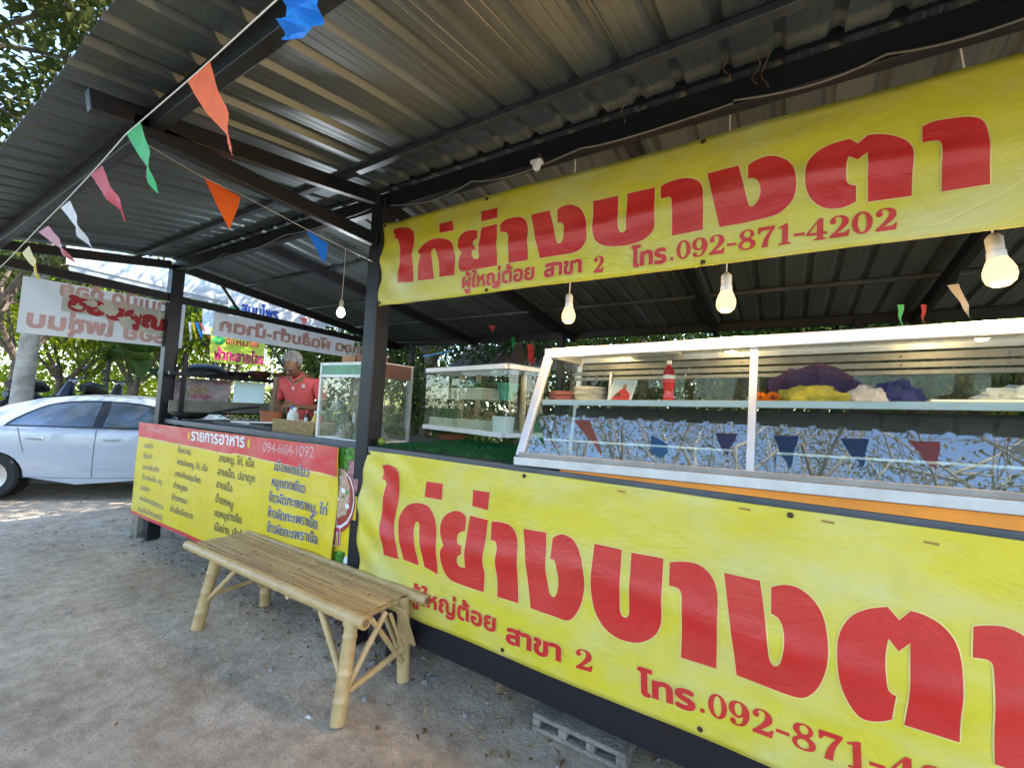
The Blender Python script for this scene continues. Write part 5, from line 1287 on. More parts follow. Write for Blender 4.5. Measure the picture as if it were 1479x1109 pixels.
def fl(ax, ay, bx, by, tx, ty, n, c, lab, curl=.013): flag(n, SP(ax, ay), SP(bx, by), SP(tx, ty), c, lab, curl)
fl(270, 117, 303, 88, 341, 225, 'orange', (.85, .22, .10), 'long orange red pennant on the string, largest of the hanging ones')
fl(183, 193, 203, 177, 229, 279, 'green', (.12, .60, .25), 'green twisted pennant on the front string')
fl(131, 253, 148, 239, 181, 320, 'crimson', (.60, .10, .10), 'dark red twisted pennant between the green and white ones')
fl(88, 300, 101, 290, 130, 358, 'white', (.70, .68, .66), 'white twisted pennant on the front string')
fl(56, 335, 70, 326, 109, 379, 'rose', (.62, .16, .13), 'faded rose pennant left of the white one')
fl(32, 365, 42, 355, 59, 404, 'yellow', (.75, .55, .06), 'narrow yellow pennant at the far left of the string')
# blunt blue flag at the top
mb = MB(); A = [(410, -40), (466, -40), (462, 18), (455, 35), (437, 59), (402, 54), (409, 44)]
lo = smooth_outline([(x, y, 1) for x, y in A], 1); V_, F_ = fill2d([lo])
def bfn(x, y, l): p = P(x, y, y=.50); return (p[0], p[1]+.012*math.sin(.09*x+.16*y)+.006*math.sin(.3*y), p[2])
o = print_obj('pennant', [(a, b, 0) for a, b in V_], F_, bfn, flagmat('blue', (.02, .22, .80)), None, 6.0)
tag(o, 'broad ragged bright blue flag hanging at the top of the picture', 'flag', 'pennants on the front string')
nm = [('purple', (.10, .05, .30)), ('navy', (.02, .05, .35)), ('navy', (.02, .05, .35)), ('crimson', (.60, .10, .10)), ('white', (.7, .68, .66)), ('navy', (.02, .05, .35))]
for i, (x, L) in enumerate(((-.42, .22), (-.02, .30), (.38, .26), (.74, .24), (1.2, .26), (1.7, .26))):
    z = 2.60+.05*i/5*1.8
    flag(nm[i][0], (x-.08, .56-.01*i, z), (x+.08, .56-.01*i, z+.01), (x+.02, .57, z-L), nm[i][1], '%s pennant on the right part of the front string, %s one there' % (nm[i][0], ['first', 'second', 'third', 'fourth', 'fifth', 'sixth'][i]), .01)
# inner string with two flat pennants
i0 = Vector(P(205, 205, y=.72)); i1 = Vector(P(538, 378, y=1.93))
def IP(px, py, t): 
    yy = .72+(1.93-.72)*t; return P(px, py, y=yy)
tag(obj('inner_string', MB().tube([tuple(i0), IP(292, 256, .26), IP(350, 282, .42), IP(440, 330, .68), tuple(i1)], .0016, 5), WHITEM), 'thin string stretched from the roof edge to the middle post', 'string')
flag('tangerine', IP(294, 255, .27), IP(348, 285, .42), IP(331, 331, .36), (.95, .20, .03), 'flat orange pennant on the thin inner string', .003, 'pennants on the inner string')
flag('royal', IP(442, 332, .68), IP(474, 352, .78), IP(468, 381, .76), (.02, .13, .62), 'flat blue pennant on the thin inner string near the middle post', .003, 'pennants on the inner string')
# flags and garlands inside the stall
for i, (px, py, px2, py2, tx, ty, Y, n, c, lab) in enumerate(((1368, 412, 1385, 410, 1406, 464, 2.6, 'grey', (.35, .33, .30), 'grey limp pennant under the rear roof right of the bulbs'), (1296, 440, 1306, 440, 1301, 473, 3.0, 'green', (.12, .6, .25), 'small green pennant above the right half of the long case'), (1330, 440, 1338, 440, 1334, 473, 3.0, 'crimson', (.6, .1, .1), 'small red pennant above the right half of the long case'), (706, 470, 716, 470, 711, 480, 4.6, 'crimson', (.6, .1, .1), 'tiny red pennant under the rear roof'), (432, 458, 445, 460, 440, 472, 4.9, 'rose', (.62, .16, .13), 'pink pennant left of the cold white bulb'))):
    flag(n, P(px, py, y=Y), P(px2, py2, y=Y), P(tx, ty, y=Y), c, lab, .01, 'small pennants under the rear roof')
def garland(px, py0, py1, Y, m, lab):
    mb = MB(); rn = random.Random(px); a = Vector(P(px, py0, y=Y)); b = Vector(P(px+2, py1, y=Y))
    for k in range(130):
        p = a.lerp(b, rn.random()); d = rot_rand(rn); leafblade(mb, p, d, rot_rand(rn), .035, .02, .3)
    tag(obj('garland', mb, m), lab, 'garland', 'foil garlands in the stall')
garland(766, 500, 524, 3.1, flagmat('crimson', (.6, .1, .1)), 'red foil garland hanging left of the long case')
garland(741, 488, 506, 4.9, flagmat('green', (.12, .6, .25)), 'green foil garland under the rear eave')

# ================================================================ HANGING CLOTH SIGNS on the left end
def side_banner(name, label, ya, yb, zta, ztb, zba, zbb, lines, X=-5.83, extra=None):
    t = thing(name, label, 'cloth sign', (X, ya, zta))
    def fn(y, z, lift=0): return (X+.010*math.sin(4*y+z)+.008*NZ.noise((y*3, z*4, 1))+lift, y, z)
    mb = MB(); nI, nJ = 30, 8
    for j in range(nJ+1):
        for i in range(nI+1):
            u, v = i/nI, j/nJ; y = ya+(yb-ya)*u; zb = zba+(zbb-zba)*u; zt = zta+(ztb-zta)*u; mb.v.append(fn(y, zb+(zt-zb)*v))
    mb.f = [(j*(nI+1)+i, j*(nI+1)+i+1, (j+1)*(nI+1)+i+1, (j+1)*(nI+1)+i) for j in range(nJ) for i in range(nI)]
    obj('cloth', mb, leafmat('translucent_cloth', (.46, .46, .45), (.60, .59, .57), .35, 2), t, smooth=True)
    for body, p0, p1, h, m, mir in lines: text_on('painted_line', body, p0, p1, h, fn, m, t, .05, None, None, .004, mirror=mir)
    if extra: extra(t, fn)
    return t
DRED = mat('deep_red_paint', (.32, .008, .02), .6)
SHR = mat('red_seen_through', (.56, .36, .35), .7)
def patch_cloth(t, fn):
    mb = MB(); A = [(1.14, 2.47), (1.36, 2.485), (1.56, 2.49), (1.98, 2.475), (1.98, 2.19), (1.86, 2.20), (1.58, 2.24), (1.57, 2.29), (1.42, 2.30), (1.14, 2.30)]
    mb.quad(*[fn(y, z, .006) for y, z in A]); obj('torn_patch', mb, mat('patch_cloth', (.50, .50, .45), .7), t)
    text_on('painted_line', 'ขอบคุณ', (1.17, 2.34), (1.96, 2.26), .22, fn, DRED, t, .07, None, None, .009)
    for cy, cz, ry, rz in ((1.47, 2.39, .075, .055), (1.34, 2.42, .05, .03), (1.62, 2.30, .07, .045), (1.71, 2.42, .035, .05), (1.25, 2.36, .04, .02)):
        pts = [(cy+ry*(1+.3*math.sin(3*q+cy*9))*math.cos(q*.628), cz+rz*(1+.3*math.sin(2*q+cz*7))*math.sin(q*.628)) for q in range(10)]
        mb = MB(); mb.quad(*[fn(a, b, .0125) for a, b in pts]); obj('torn_spot', mb, mat('patch_cloth', (.50, .50, .45), .7), t)
side_banner('cloth_sign', 'white cloth sign with a torn dark red lettered patch, left of the corner post', .88, 2.14, 2.565, 2.59, 2.05, 2.09,
    [('ลาบเป็ด ก้อย', (1.12, 2.44), (2.05, 2.46), .20, SHR, True), ('อร่อย ไพซุ่นบ', (.93, 2.12), (2.1, 2.12), .22, SHR, True)], extra=patch_cloth)
side_banner('cloth_sign', 'white cloth sign with show through red letters behind the cook', 2.43, 5.0, 2.575, 2.56, 2.29, 2.27,
    [('ไก่ทอด ผัดส้มตำ-น้ำตก', (2.5, 2.36), (4.8, 2.35), .21, SHR, True)])

# ================================================================ PARKED CAR
HD = math.atan2(math.sin(R_(49)), math.cos(R_(49)))
ox = -8.89 - 1.31*math.cos(HD) - .88*math.sin(HD); oy = 1.54 - 1.31*math.sin(HD) + .88*math.cos(HD)
car = thing('parked_car', 'white sedan parked at the left behind the corner post, seen from its right side', 'car', (ox, oy, .01), HD)
CARW = mat('white_car_paint', (.42, .46, .52), .22, 0, .02, 3, coat=.8); BLK = mat('black_trim', (.015, .015, .018), .4); RUB = mat('tyre_rubber', (.02, .02, .02), .85)
up_pts = [(0.02, .40), (0.0, .62), (.03, .88), (.12, 1.02), (.42, 1.07), (.62, 1.12), (.95, 1.28), (1.30, 1.40), (1.65, 1.445), (2.05, 1.46), (2.45, 1.445), (2.80, 1.37), (3.15, 1.19), (3.45, 1.03), (3.8, .98), (4.2, .88), (4.42, .70), (4.48, .45)]
def arch(cx, r=.345, zc_=.31, n=12): return [(cx + r*math.cos(math.pi*i/n), zc_ + r*math.sin(math.pi*i/n)) for i in range(n+1)]
ol = up_pts + [(4.42, .24)] + [(p[0], max(p[1], .22)) for p in arch(3.62)] + [(1.9, .20)] + [(p[0], max(p[1], .22)) for p in arch(.965)] + [(.2, .24)]
def cw(x, z):
    end = max(0, 1-x/.5, (x-3.9)/.6); w_ = .865 - .10*end*end
    if z < .95: return w_ + .02*(1-((z-.62)/.35)**2) - .02
    return w_ - (z-.95)*.52 - .01
def rib_line(pts): return pts
V_, F_ = fill2d([ol])
for sd in (-1, 1):
    o = print_obj('body_side', [(a, b, 0) for a, b in V_], F_ if sd < 0 else [tuple(reversed(f)) for f in F_], lambda x, z, l, s=sd: (x+ox, s*cw(x, z)+oy, z+.01), CARW, car, .09)
    o.data.shade_smooth()
mb = MB(); uo = []
for i in range(len(up_pts)-1):
    for k in range(4):
        t = k/4; uo.append((up_pts[i][0]*(1-t)+up_pts[i+1][0]*t, up_pts[i][1]*(1-t)+up_pts[i+1][1]*t))
uo.append(up_pts[-1])
for (x, z) in uo:
    w_ = cw(x, z)
    for j in range(13):
        u = -1+j/6; mb.v.append((x, w_*u, z + .035*(1-u*u)))
mb.f = [(i*13+j, i*13+j+1, (i+1)*13+j+1, (i+1)*13+j) for i in range(len(uo)-1) for j in range(12)]
obj('body_top', mb, CARW, car, smooth=True, local=True)
obj('underbody', MB().box(.15, 4.3, -.74, .74, .20, .5), BLK, car, local=True)
CGL = mat('car_glass', (.22, .27, .33), .04, .75, .0)
def side_poly(name, pts, sd, lift, m, par=car, gr=.12):
    v, f = fill2d([pts]); return print_obj(name, [(a, b, 0) for a, b in v], f if sd < 0 else [tuple(reversed(q)) for q in f], lambda x, z, l, s=sd: (x+ox, s*(cw(x, z)+lift)+oy, z+.01), m, par, gr)
for sd in (-1, 1):
    f = side_poly('window_frame', smooth_outline([(1.02, 1.00, 1), (1.12, 1.12), (1.40, 1.31), (1.75, 1.385), (2.2, 1.395), (2.6, 1.36), (2.9, 1.25), (3.22, 1.0, 1)], 4), sd, .003, BLK)
    side_poly('side_window', smooth_outline([(1.07, 1.02, 1), (1.18, 1.13), (1.42, 1.29), (1.75, 1.36), (2.02, 1.37, 1), (2.02, 1.02, 1)], 4), sd, .006, CGL)
    side_poly('side_window', smooth_outline([(2.14, 1.02, 1), (2.14, 1.372, 1), (2.4, 1.36), (2.62, 1.32), (2.85, 1.2), (3.08, 1.03, 1)], 4), sd, .006, CGL)
    side_poly('window_trim', [(1.0, .985), (3.25, .985), (3.25, 1.0), (1.0, 1.0)], sd, .008, mat('chrome', (.6, .62, .65), .15, .9))
    for pts in ([(2.075, .30), (2.085, .30), (2.085, .99), (2.075, .99)], [(1.285, .66), (1.295, .66), (1.19, .99), (1.18, .99)], [(3.2, .32), (3.21, .32), (3.21, .97), (3.2, .97)], [(1.29, .30), (2.08, .285), (2.08, .293), (1.29, .308)], [(2.08, .285), (3.2, .30), (3.2, .308), (2.08, .293)]):
        side_poly('door_seam', pts, sd, .0025, mat('seam_dark', (.10, .11, .13), .6))
    for hx in (1.30, 2.18):
        y = sd*(cw(hx, .84)+.02)
        hdl = obj('door_handle', MB().box(hx, hx+.20, y-.012, y+.012, .835, .862), CARW, car, local=True, bevel=.008)
        hdl2 = side_poly('handle_shade_patch', [(hx+.02, .815), (hx+.18, .815), (hx+.18, .85), (hx+.02, .85)], sd, .002, mat('recess_shade_grey', (.35, .37, .40), .4))  # flat grey patch, shade behind the handle put into its colour
    side_poly('sill_crease', [(1.33, .42), (3.2, .40), (3.2, .412), (1.33, .432)], sd, .003, mat('crease_grey', (.45, .48, .53), .35))
    for wx in (.965, 3.62):
        wy = sd*.80
        t0 = obj('wheel', MB().lathe([(.20, -.09), (.29, -.095), (.315, -.07), (.32, 0), (.315, .07), (.29, .095), (.20, .09)], (0, 0, 0), 30).xf(Matrix.Translation((wx, wy, .32)) @ Matrix.Rotation(R_(90), 4, 'X')), RUB, car, smooth=True, local=True)
        mb = MB().lathe([(0, .05), (.05, .055), (.06, .04), (.19, .06), (.205, .085), (.2, .09)], (0, 0, 0), 24); 
        obj('rim', mb.xf(Matrix.Translation((wx, wy, .32)) @ Matrix.Rotation(R_(90 if sd < 0 else -90), 4, 'X')), mat('alloy', (.45, .46, .48), .3, .7), t0, smooth=True, local=True)
        obj('wheel_well', MB().lathe([(.34, -.1), (.34, .1)], (0, 0, 0), 24).xf(Matrix.Translation((wx, sd*.74, .33)) @ Matrix.Rotation(R_(90), 4, 'X')), BLK, car, local=True)
    obj('tail_light', MB().box(.01, .30, sd*.72-.09, sd*.72+.09, .80, .95), mat('tail_red', (.4, .01, .01), .2), car, local=True, bevel=.02)
mb = MB(); a, b = (.66, 1.145), (1.34, 1.425)
mb.quad((a[0], -.58, a[1]+.02), (a[0], .58, a[1]+.02), (b[0], .5, b[1]+.022), (b[0], -.5, b[1]+.022)); obj('rear_window', mb, CGL, car, local=True)
mb = MB(); mb.quad((2.78, -.52, 1.405), (2.78, .52, 1.405), (3.40, .62, 1.085), (3.40, -.62, 1.085)); obj('windscreen', mb, CGL, car, local=True)

# ================================================================ SCOOTERS behind the car
def scooter(name, label, x, y, rz, m):
    z = gh(x, y); t = thing(name, label, 'scooter', (x, y, z), rz, 'scooters parked beyond the white car')
    for wx in (-.62, .62):
        obj('wheel', MB().tube([(wx+.24*math.cos(a*.3927), 0, .27+.24*math.sin(a*.3927)) for a in range(17)], .045, 8, False), RUB, t, smooth=True, local=True)
        obj('hub', MB().tube([(wx, -.05, .27), (wx, .05, .27)], .09, 12), GALV, t, local=True)
    obj('body', MB().tube([(-.75, 0, .62), (-.45, 0, .60), (-.1, 0, .45), (.25, 0, .40), (.42, 0, .62), (.5, 0, .90)], [.06, .15, .14, .10, .13, .07], 12), m, t, smooth=True, local=True)
    obj('seat', MB().tube([(-.72, 0, .80), (-.5, 0, .82), (-.15, 0, .78), (.0, 0, .74)], [.07, .13, .12, .07], 12), BLK, t, smooth=True, local=True)
    obj('handlebar', MB().tube([(.42, -.33, 1.02), (.48, -.12, 1.0), (.5, 0, .98), (.48, .12, 1.0), (.42, .33, 1.02)], .02, 8), BLK, t, smooth=True, local=True)
    obj('fork', MB().tube([(.5, 0, .95), (.62, 0, .27)], .035, 8), GALV, t, local=True)
    for s_ in (-1, 1):
        mr = obj('mirror', MB().ball((.46, s_*.3, 1.22), .06, 10, 6, (.3, 1, .7)), BLK, t, smooth=True, local=True)
        obj('mirror_stem', MB().tube([(.45, s_*.25, 1.02), (.46, s_*.3, 1.2)], .008, 6), BLK, mr, local=True)
    obj('headlamp', MB().ball((.56, 0, .93), .08, 12, 8), mat('lamp_lens', (.6, .62, .65), .1), t, smooth=True, local=True)
for (px, d, rz, lab, c) in ((68, 12.8, 2.2, 'dark scooter with raised mirrors behind the rear half of the car roof', (.02, .025, .05)), (152, 13.2, 2.4, 'second dark scooter behind the front half of the car roof', (.03, .03, .03))):
    x, y = dirp(px, d); scooter('scooter', lab, x, y, rz, mat('scooter_paint_%d' % px, c, .3))
# pale trunk at far left
x, y = dirp(33, 12); t = thing('tree_trunk', 'pale slim tree trunk standing at the far left behind the car', 'tree', (x, y, gh(x, y)-.05))
obj('trunk', MB().tube([(0, 0, 0), (.05, 0, 1.2), (.12, .02, 2.6), (.1, .1, 4.4)], [.17, .14, .12, .08], 12), PALEBARK, t, smooth=True, local=True)
mb = MB(); tips = []; limb(mb, random.Random(5), (.1, .1, 3.6), (.2, 0, 1), 1.6, .06, 2, tips); obj('limbs', mb, PALEBARK, t, local=True)
obj('crown', crown_mesh(random.Random(6), [(p, .7) for p in tips], 120, .14, 1.1), LMID, t, local=True)
# strap leaved plants (dracaena / banana like) left background
def strap_plant(label, px, d, h, n, L, W, m, seed, name='strap_leaved_plant'):
    x, y = dirp(px, d); rn = random.Random(seed); t = thing(name, label, 'plant', (x, y, gh(x, y)), 0, 'strap leaved plants beyond the stall')
    mb = MB().tube([(0, 0, 0), (.03, 0, h*.5), (0, .03, h)], [.07, .055, .045], 8); obj('stem', mb, BARK, t, local=True)
    mb = MB()
    for k in range(n):
        a = rn.random()*6.28; el = rn.uniform(.1, 1.4); p = Vector((0, 0, h+rn.uniform(-.25, .1))); d_ = Vector((math.cos(a)*math.cos(el), math.sin(a)*math.cos(el), math.sin(el))); s_ = Vector((-math.sin(a), math.cos(a), 0))
        LL = L*rn.uniform(.7, 1.1); n0 = len(mb.v); K = 6
        for i in range(K+1):
            u = i/K; q = p + d_*LL*u + Vector((0, 0, -.55*LL*u*u)); ww = W*math.sin(math.pi*(.12+.86*u))
            mb.v += [tuple(q-s_*ww/2), tuple(q+Vector((0, 0, -.12*ww))), tuple(q+s_*ww/2)]
        for i in range(K):
            b_ = n0+3*i; mb.f += [(b_, b_+1, b_+4, b_+3), (b_+1, b_+2, b_+5, b_+4)]
    obj('leaves', mb, m, t, local=True)
strap_plant('spiky strap leaved plant above the second scooter', 152, 14, 1.6, 60, .9, .055, LMID, 1)
strap_plant('broad dark banana leaves just left of the corner post', 196, 12.5, 1.5, 12, 1.7, .38, LMID, 2, 'banana_plant')
strap_plant('strap leaved plant seen under the rack shelf', 300, 12, 1.3, 60, .9, .055, LDK, 3)
strap_plant('pandan like plant between the herb banner and the cook', 400, 9.5, 1.4, 70, 1.0, .06, LMID, 4)
strap_plant('dark strap leaved plant beside the small white cabinet', 596, 8.6, 1.6, 60, .9, .06, LDK, 5)

# ================================================================ NEIGHBOURING SHELTER AND SIGNS
ns = thing('neighbour_shelter', 'pale tarpaulin shelter beyond the left end of the stall', 'shelter', (-10, 6, 0))
PALE = leafmat('pale_tarp', (.62, .68, .72), (.74, .78, .80), .35, 1.5)
def XP(px, py, X): return Vector(P(px, py, x=X))
q = [XP(150, 372, -9.0), XP(530, 476, -9.0), XP(530, 420, -9.0), XP(150, 330, -9.0)]
obj('valance', MB().slab([XP(96, 381, -9.0), XP(520, 482, -9.0), XP(520, 455, -9.0), XP(96, 345, -9.0)], (-1, 0, 0), .02), PALE, ns)
obj('canopy', MB().slab([XP(96, 345, -9.0), XP(520, 455, -9.0), XP(520, 455, -9.0)+Vector((-2.6, 0, .5)), XP(96, 345, -9.0)+Vector((-2.6, 0, .5))], (0, 0, 1), .01), PALE, ns)
obj('gutter_band', MB().slab([XP(100, 392, -9.02), XP(400, 458, -9.02), XP(400, 440, -9.02), XP(100, 372, -9.02)], (-1, 0, 0), .03), mat('grey_band', (.32, .35, .38), .5), ns)
for px in (318, 505):
    p = XP(px, 470, -9.2); obj('pole', MB().tube([(p.x, p.y, gh(p.x, p.y)), (p.x, p.y, 3.2)], .03, 8), GALV, ns)
def sign_fn(X): return lambda y, z, l=0: (X+l, y, z)
sb = thing('shop_sign', 'white shop sign with blue letters and a green leaf, seen under the rear roof edge', 'sign', tuple(XP(335, 460, -8.9)))
obj('sign_board', MB().slab([XP(330, 462, -8.9), XP(470, 492, -8.9), XP(470, 455, -8.9), XP(330, 430, -8.9)], (-1, 0, 0), .02), WHITEV, sb)
a_, b_ = XP(348, 452, -8.88), XP(402, 462, -8.88)
text_on('lettering', 'สมุนไพร', (a_.y, a_.z), (b_.y, b_.z), .30, sign_fn(-8.9), mat('sign_blue', (.02, .07, .35), .4), sb, .05, None, None, .006)
p = XP(341, 447, -8.88); print_obj('leaf_emblem', [(p.y+a, p.z+b, 0) for a, b in ell(0, 0, .11, .07, 14)], [tuple(range(14))], sign_fn(-8.9), mat('emblem_green', (.02, .25, .12), .5), sb, None, .006)
hb2 = thing('herb_banner', 'yellow green banner with magenta letters hanging beyond the rack', 'banner', tuple(XP(303, 475, -8.4)))
HBX = -8.4
hA = [XP(303, 472, HBX), XP(382, 484, HBX), XP(382, 530, HBX), XP(304, 522, HBX)]
mb = MB(); n = 12
for j in range(n+1):
    for i in range(n+1):
        u, v = i/n, j/n; p = (hA[0]*(1-u)+hA[1]*u)*(1-v)+(hA[3]*(1-u)+hA[2]*u)*v
        mb.v.append((p.x+.03*math.sin(6*v+3*math.sin(3*u)), p.y, p.z-.10*math.sin(math.pi*u)*(1-v)**2))
mb.f = [(j*(n+1)+i, j*(n+1)+i+1, (j+1)*(n+1)+i+1, (j+1)*(n+1)+i) for j in range(n) for i in range(n)]
obj('banner_cloth', mb, leafmat('herb_cloth', (.42, .58, .06), (.62, .70, .12), .4, 2), hb2, smooth=True)
MAG = mat('magenta_print', (.50, .01, .13), .5)
a_, b_ = XP(306, 524, HBX), XP(379, 528, HBX); a_, b_ = XP(306, 519, HBX), XP(378, 526, HBX)
text_on('lettering', 'ฟ้าทะลายโจร', (a_.y, a_.z), (b_.y, b_.z), .26, sign_fn(HBX+.05), MAG, hb2, .05, None, None, .01)
a_, b_ = XP(322, 497, HBX), XP(371, 502, HBX)
text_on('lettering', 'จำหน่าย', (a_.y, a_.z), (b_.y, b_.z), .16, sign_fn(HBX+.05), mat('red_print_small', (.5, .05, .03), .5), hb2, .04, None, None, .01)
p = XP(314, 492, HBX)
for k in range(6): print_obj('printed_leaf', [(p.y+.06*math.cos(k*1.05)+a, p.z+.05*math.sin(k*1.05)+b, 0) for a, b in ell(0, 0, .045, .03, 8)], [tuple(range(8))], sign_fn(HBX+.05), mat('emblem_leafgreen', (.02, .38, .10), .5), hb2, None, .010+.001*k)
tag(obj('blank_sign', MB().slab([XP(293, 444, -8.7), XP(311, 449, -8.7), XP(310, 484, -8.7), XP(293, 482, -8.7)], (-1, 0, 0), .02), mat('pale_blue_board', (.50, .62, .72), .4)), 'plain pale blue upright board between the cloth sign and the herb banner', 'sign')
for k, (dx, n_, c) in enumerate(((0, 'yellow', (.75, .55, .06)), (7, 'blue', (.02, .22, .80)), (14, 'rose', (.62, .16, .13)), (-6, 'white', (.7, .68, .66)))):
    flag(n_, XP(276+dx*.7, 465, -7.5), XP(281+dx*.7, 466, -7.5), XP(276+dx*1.4+8, 491+(k % 2)*3, -7.5), c, '%s pennant in the small bundle beside the corner post' % n_, .015, 'bundle of pennants beyond the rack')

# low shelter with a brown roof behind the small cabinet
aw = thing('brown_awning', 'brown corrugated awning behind the small white cabinet', 'awning', (-4, 6.4, 0))
p0, p1, p2, p3 = [Vector(P(a, b, y=Y)) for a, b, Y in ((640, 535, 6.2), (900, 535, 6.2), (850, 500, 7.6), (678, 500, 7.6))]
mb = MB(); n = 40
for i in range(n+1):
    u = i/n; z = .03*(i % 2); a_ = p0.lerp(p1, u); b_ = p3.lerp(p2, u); mb.v += [(a_.x, a_.y, a_.z+z), (b_.x, b_.y, b_.z+z)]
mb.f = [(2*i, 2*i+2, 2*i+3, 2*i+1) for i in range(n)]
obj('awning_sheet', mb, mat('brown_sheet', (.20, .165, .15), .6), aw)
for q in (p0, p1): obj('pole', MB().tube([(q.x, q.y+.05, 0), (q.x, q.y+.05, q.z)], .03, 8), STEEL, aw)
obj('blue_ladder', MB().bar(P(612, 515, y=6.0), P(650, 507, y=6.0), .03, .03), mat('ladder_blue', (.1, .3, .5), .5), aw)

# ================================================================ THE COOK
def skin_body(name, joints, edges, m, parent, sub=2, extra=None):
    me = D.meshes.new(name); names = list(joints)
    me.from_pydata([joints[k][0] for k in names], [(names.index(a), names.index(b)) for a, b in edges], [])
    o = D.objects.new(name, me); COL.objects.link(o)
    s = o.modifiers.new('skin', 'SKIN'); s.use_smooth_shade = True
    for i, k in enumerate(names):
        sv = me.skin_vertices[0].data[i]; r = joints[k][1]; sv.radius = r if isinstance(r, tuple) else (r, r); sv.use_root = (i == 0)
    o.modifiers.new('sub', 'SUBSURF').levels = sub; o.modifiers['sub'].render_levels = sub
    dg = bpy.context.evaluated_depsgraph_get(); m2 = D.meshes.new_from_object(o.evaluated_get(dg)); D.objects.remove(o); D.meshes.remove(me)
    m2.materials.clear(); m2.materials.append(m); m2.shade_smooth()
    o = D.objects.new(name, m2); COL.objects.link(o); o.parent = parent
    return o
FL_Z = .335
man = thing('person', 'grey haired cook in a coral red polo shirt, head bowed, hands before the chest', 'person', (-4.74, 3.02, FL_Z), R_(30)); man.rotation_euler = (R_(6), 0, R_(30))
SKIN = mat('skin_tan', (.22, .105, .06), .55, 0, .12, 8); SHIRT = mat('coral_shirt', (.68, .10, .10), .8, 0, .12, 6, .3, 30); TROU = mat('dark_trousers', (.04, .04, .05), .85); HAIR = mat('grey_hair', (.46, .45, .43), .7, 0, .3, 60, .6, 120)
J = {'pelvis': ((0, 0, .95), (.15, .11)), 'waist': ((0, -.005, 1.10), (.135, .10)), 'chest': ((0, -.02, 1.33), (.165, .115)), 'upper': ((0, -.045, 1.47), (.12, .085)), 'neck': ((0, -.08, 1.555), .055), 'jaw': ((0, -.165, 1.60), (.062, .07)), 'head': ((0, -.165, 1.685), (.078, .092)), 'crown_': ((0, -.125, 1.76), (.06, .07))}
E_ = [('pelvis', 'waist'), ('waist', 'chest'), ('chest', 'upper'), ('upper', 'neck'), ('neck', 'jaw'), ('jaw', 'head'), ('head', 'crown_')]
for s_, n_ in ((-1, 'r'), (1, 'l')):
    hz = 1.17 if s_ < 0 else 1.20
    J.update({n_+'sh': ((s_*.185, -.03, 1.455), .062), n_+'el': ((s_*.27, .0, 1.19), .045), n_+'fo': ((s_*.20, -.14, 1.17), .038), n_+'wr': ((s_*.10, -.27, hz), .027), n_+'pa': ((s_*.055, -.33, hz+.01), (.036, .02)),
              n_+'hip': ((s_*.09, 0, .88), .095), n_+'kn': ((s_*.10, -.02, .50), .06), n_+'an': ((s_*.10, .03, .09), .042), n_+'to': ((s_*.12, -.13, .045), .035)})
    E_ += [('upper', n_+'sh'), (n_+'sh', n_+'el'), (n_+'el', n_+'fo'), (n_+'fo', n_+'wr'), (n_+'wr', n_+'pa'), ('pelvis', n_+'hip'), (n_+'hip', n_+'kn'), (n_+'kn', n_+'an'), (n_+'an', n_+'to')]
    for f in range(4):
        o_ = -.018+.012*f; L_ = (.034, .040, .036, .028)[f]
        J[n_+'f%da' % f] = ((s_*.035, -.355, hz+.012+o_), .0095); J[n_+'f%db' % f] = ((s_*.012, -.355-L_*.5, hz+.008+o_), .0085); J[n_+'f%dc' % f] = ((-s_*.010, -.352-L_*.4, hz-.004+o_), .007)
        E_ += [(n_+'pa', n_+'f%da' % f), (n_+'f%da' % f, n_+'f%db' % f), (n_+'f%db' % f, n_+'f%dc' % f)]
    J[n_+'ta'] = ((s_*.055, -.325, hz+.045), .011); J[n_+'tb'] = ((s_*.03, -.34, hz+.065), .009); E_ += [(n_+'pa', n_+'ta'), (n_+'ta', n_+'tb')]
HRM = Matrix.Translation((0, -.10, 1.57)) @ Matrix.Rotation(R_(34), 4, 'X') @ Matrix.Translation((0, .10, -1.57))
for k_ in ('jaw', 'head', 'crown_'): J[k_] = (tuple(HRM @ Vector(J[k_][0])), J[k_][1])
skin_body('body', J, E_, SKIN, man)
SJ = {k: J[k] for k in ('pelvis', 'waist', 'chest', 'upper')}
def fat(r, d): return (r[0]+d, r[1]+d) if isinstance(r, tuple) else (r+d, r+d)
SJ = {k: (v[0], fat(v[1], .016)) for k, v in SJ.items()}; SJ['coll'] = ((0, -.068, 1.53), (.064, .062)); SE = [('pelvis', 'waist'), ('waist', 'chest'), ('chest', 'upper'), ('upper', 'coll')]
for s_, n_ in ((-1, 'r'), (1, 'l')):
    SJ[n_+'tr'] = ((s_*.085, -.052, 1.498), (.055, .06)); SE += [('upper', n_+'tr')]
    SJ[n_+'sh'] = (J[n_+'sh'][0], (.076, .076)); e = J[n_+'el'][0]; sh = J[n_+'sh'][0]
    SJ[n_+'sl'] = (tuple(sh[i]+(e[i]-sh[i])*.85 for i in range(3)), (.064, .064)); SE += [('upper', n_+'sh'), (n_+'sh', n_+'sl')]
skin_body('shirt', SJ, SE, SHIRT, man)
TJ = {'p': ((0, 0, .97), (.165, .125))}; TE = []
for s_, n_ in ((-1, 'r'), (1, 'l')):
    TJ.update({n_+'h': ((s_*.09, 0, .87), (.11, .11)), n_+'k': ((s_*.10, -.02, .5), (.078, .078)), n_+'a': ((s_*.10, .02, .12), (.065, .065))}); TE += [('p', n_+'h'), (n_+'h', n_+'k'), (n_+'k', n_+'a')]
skin_body('trousers', TJ, TE, TROU, man)
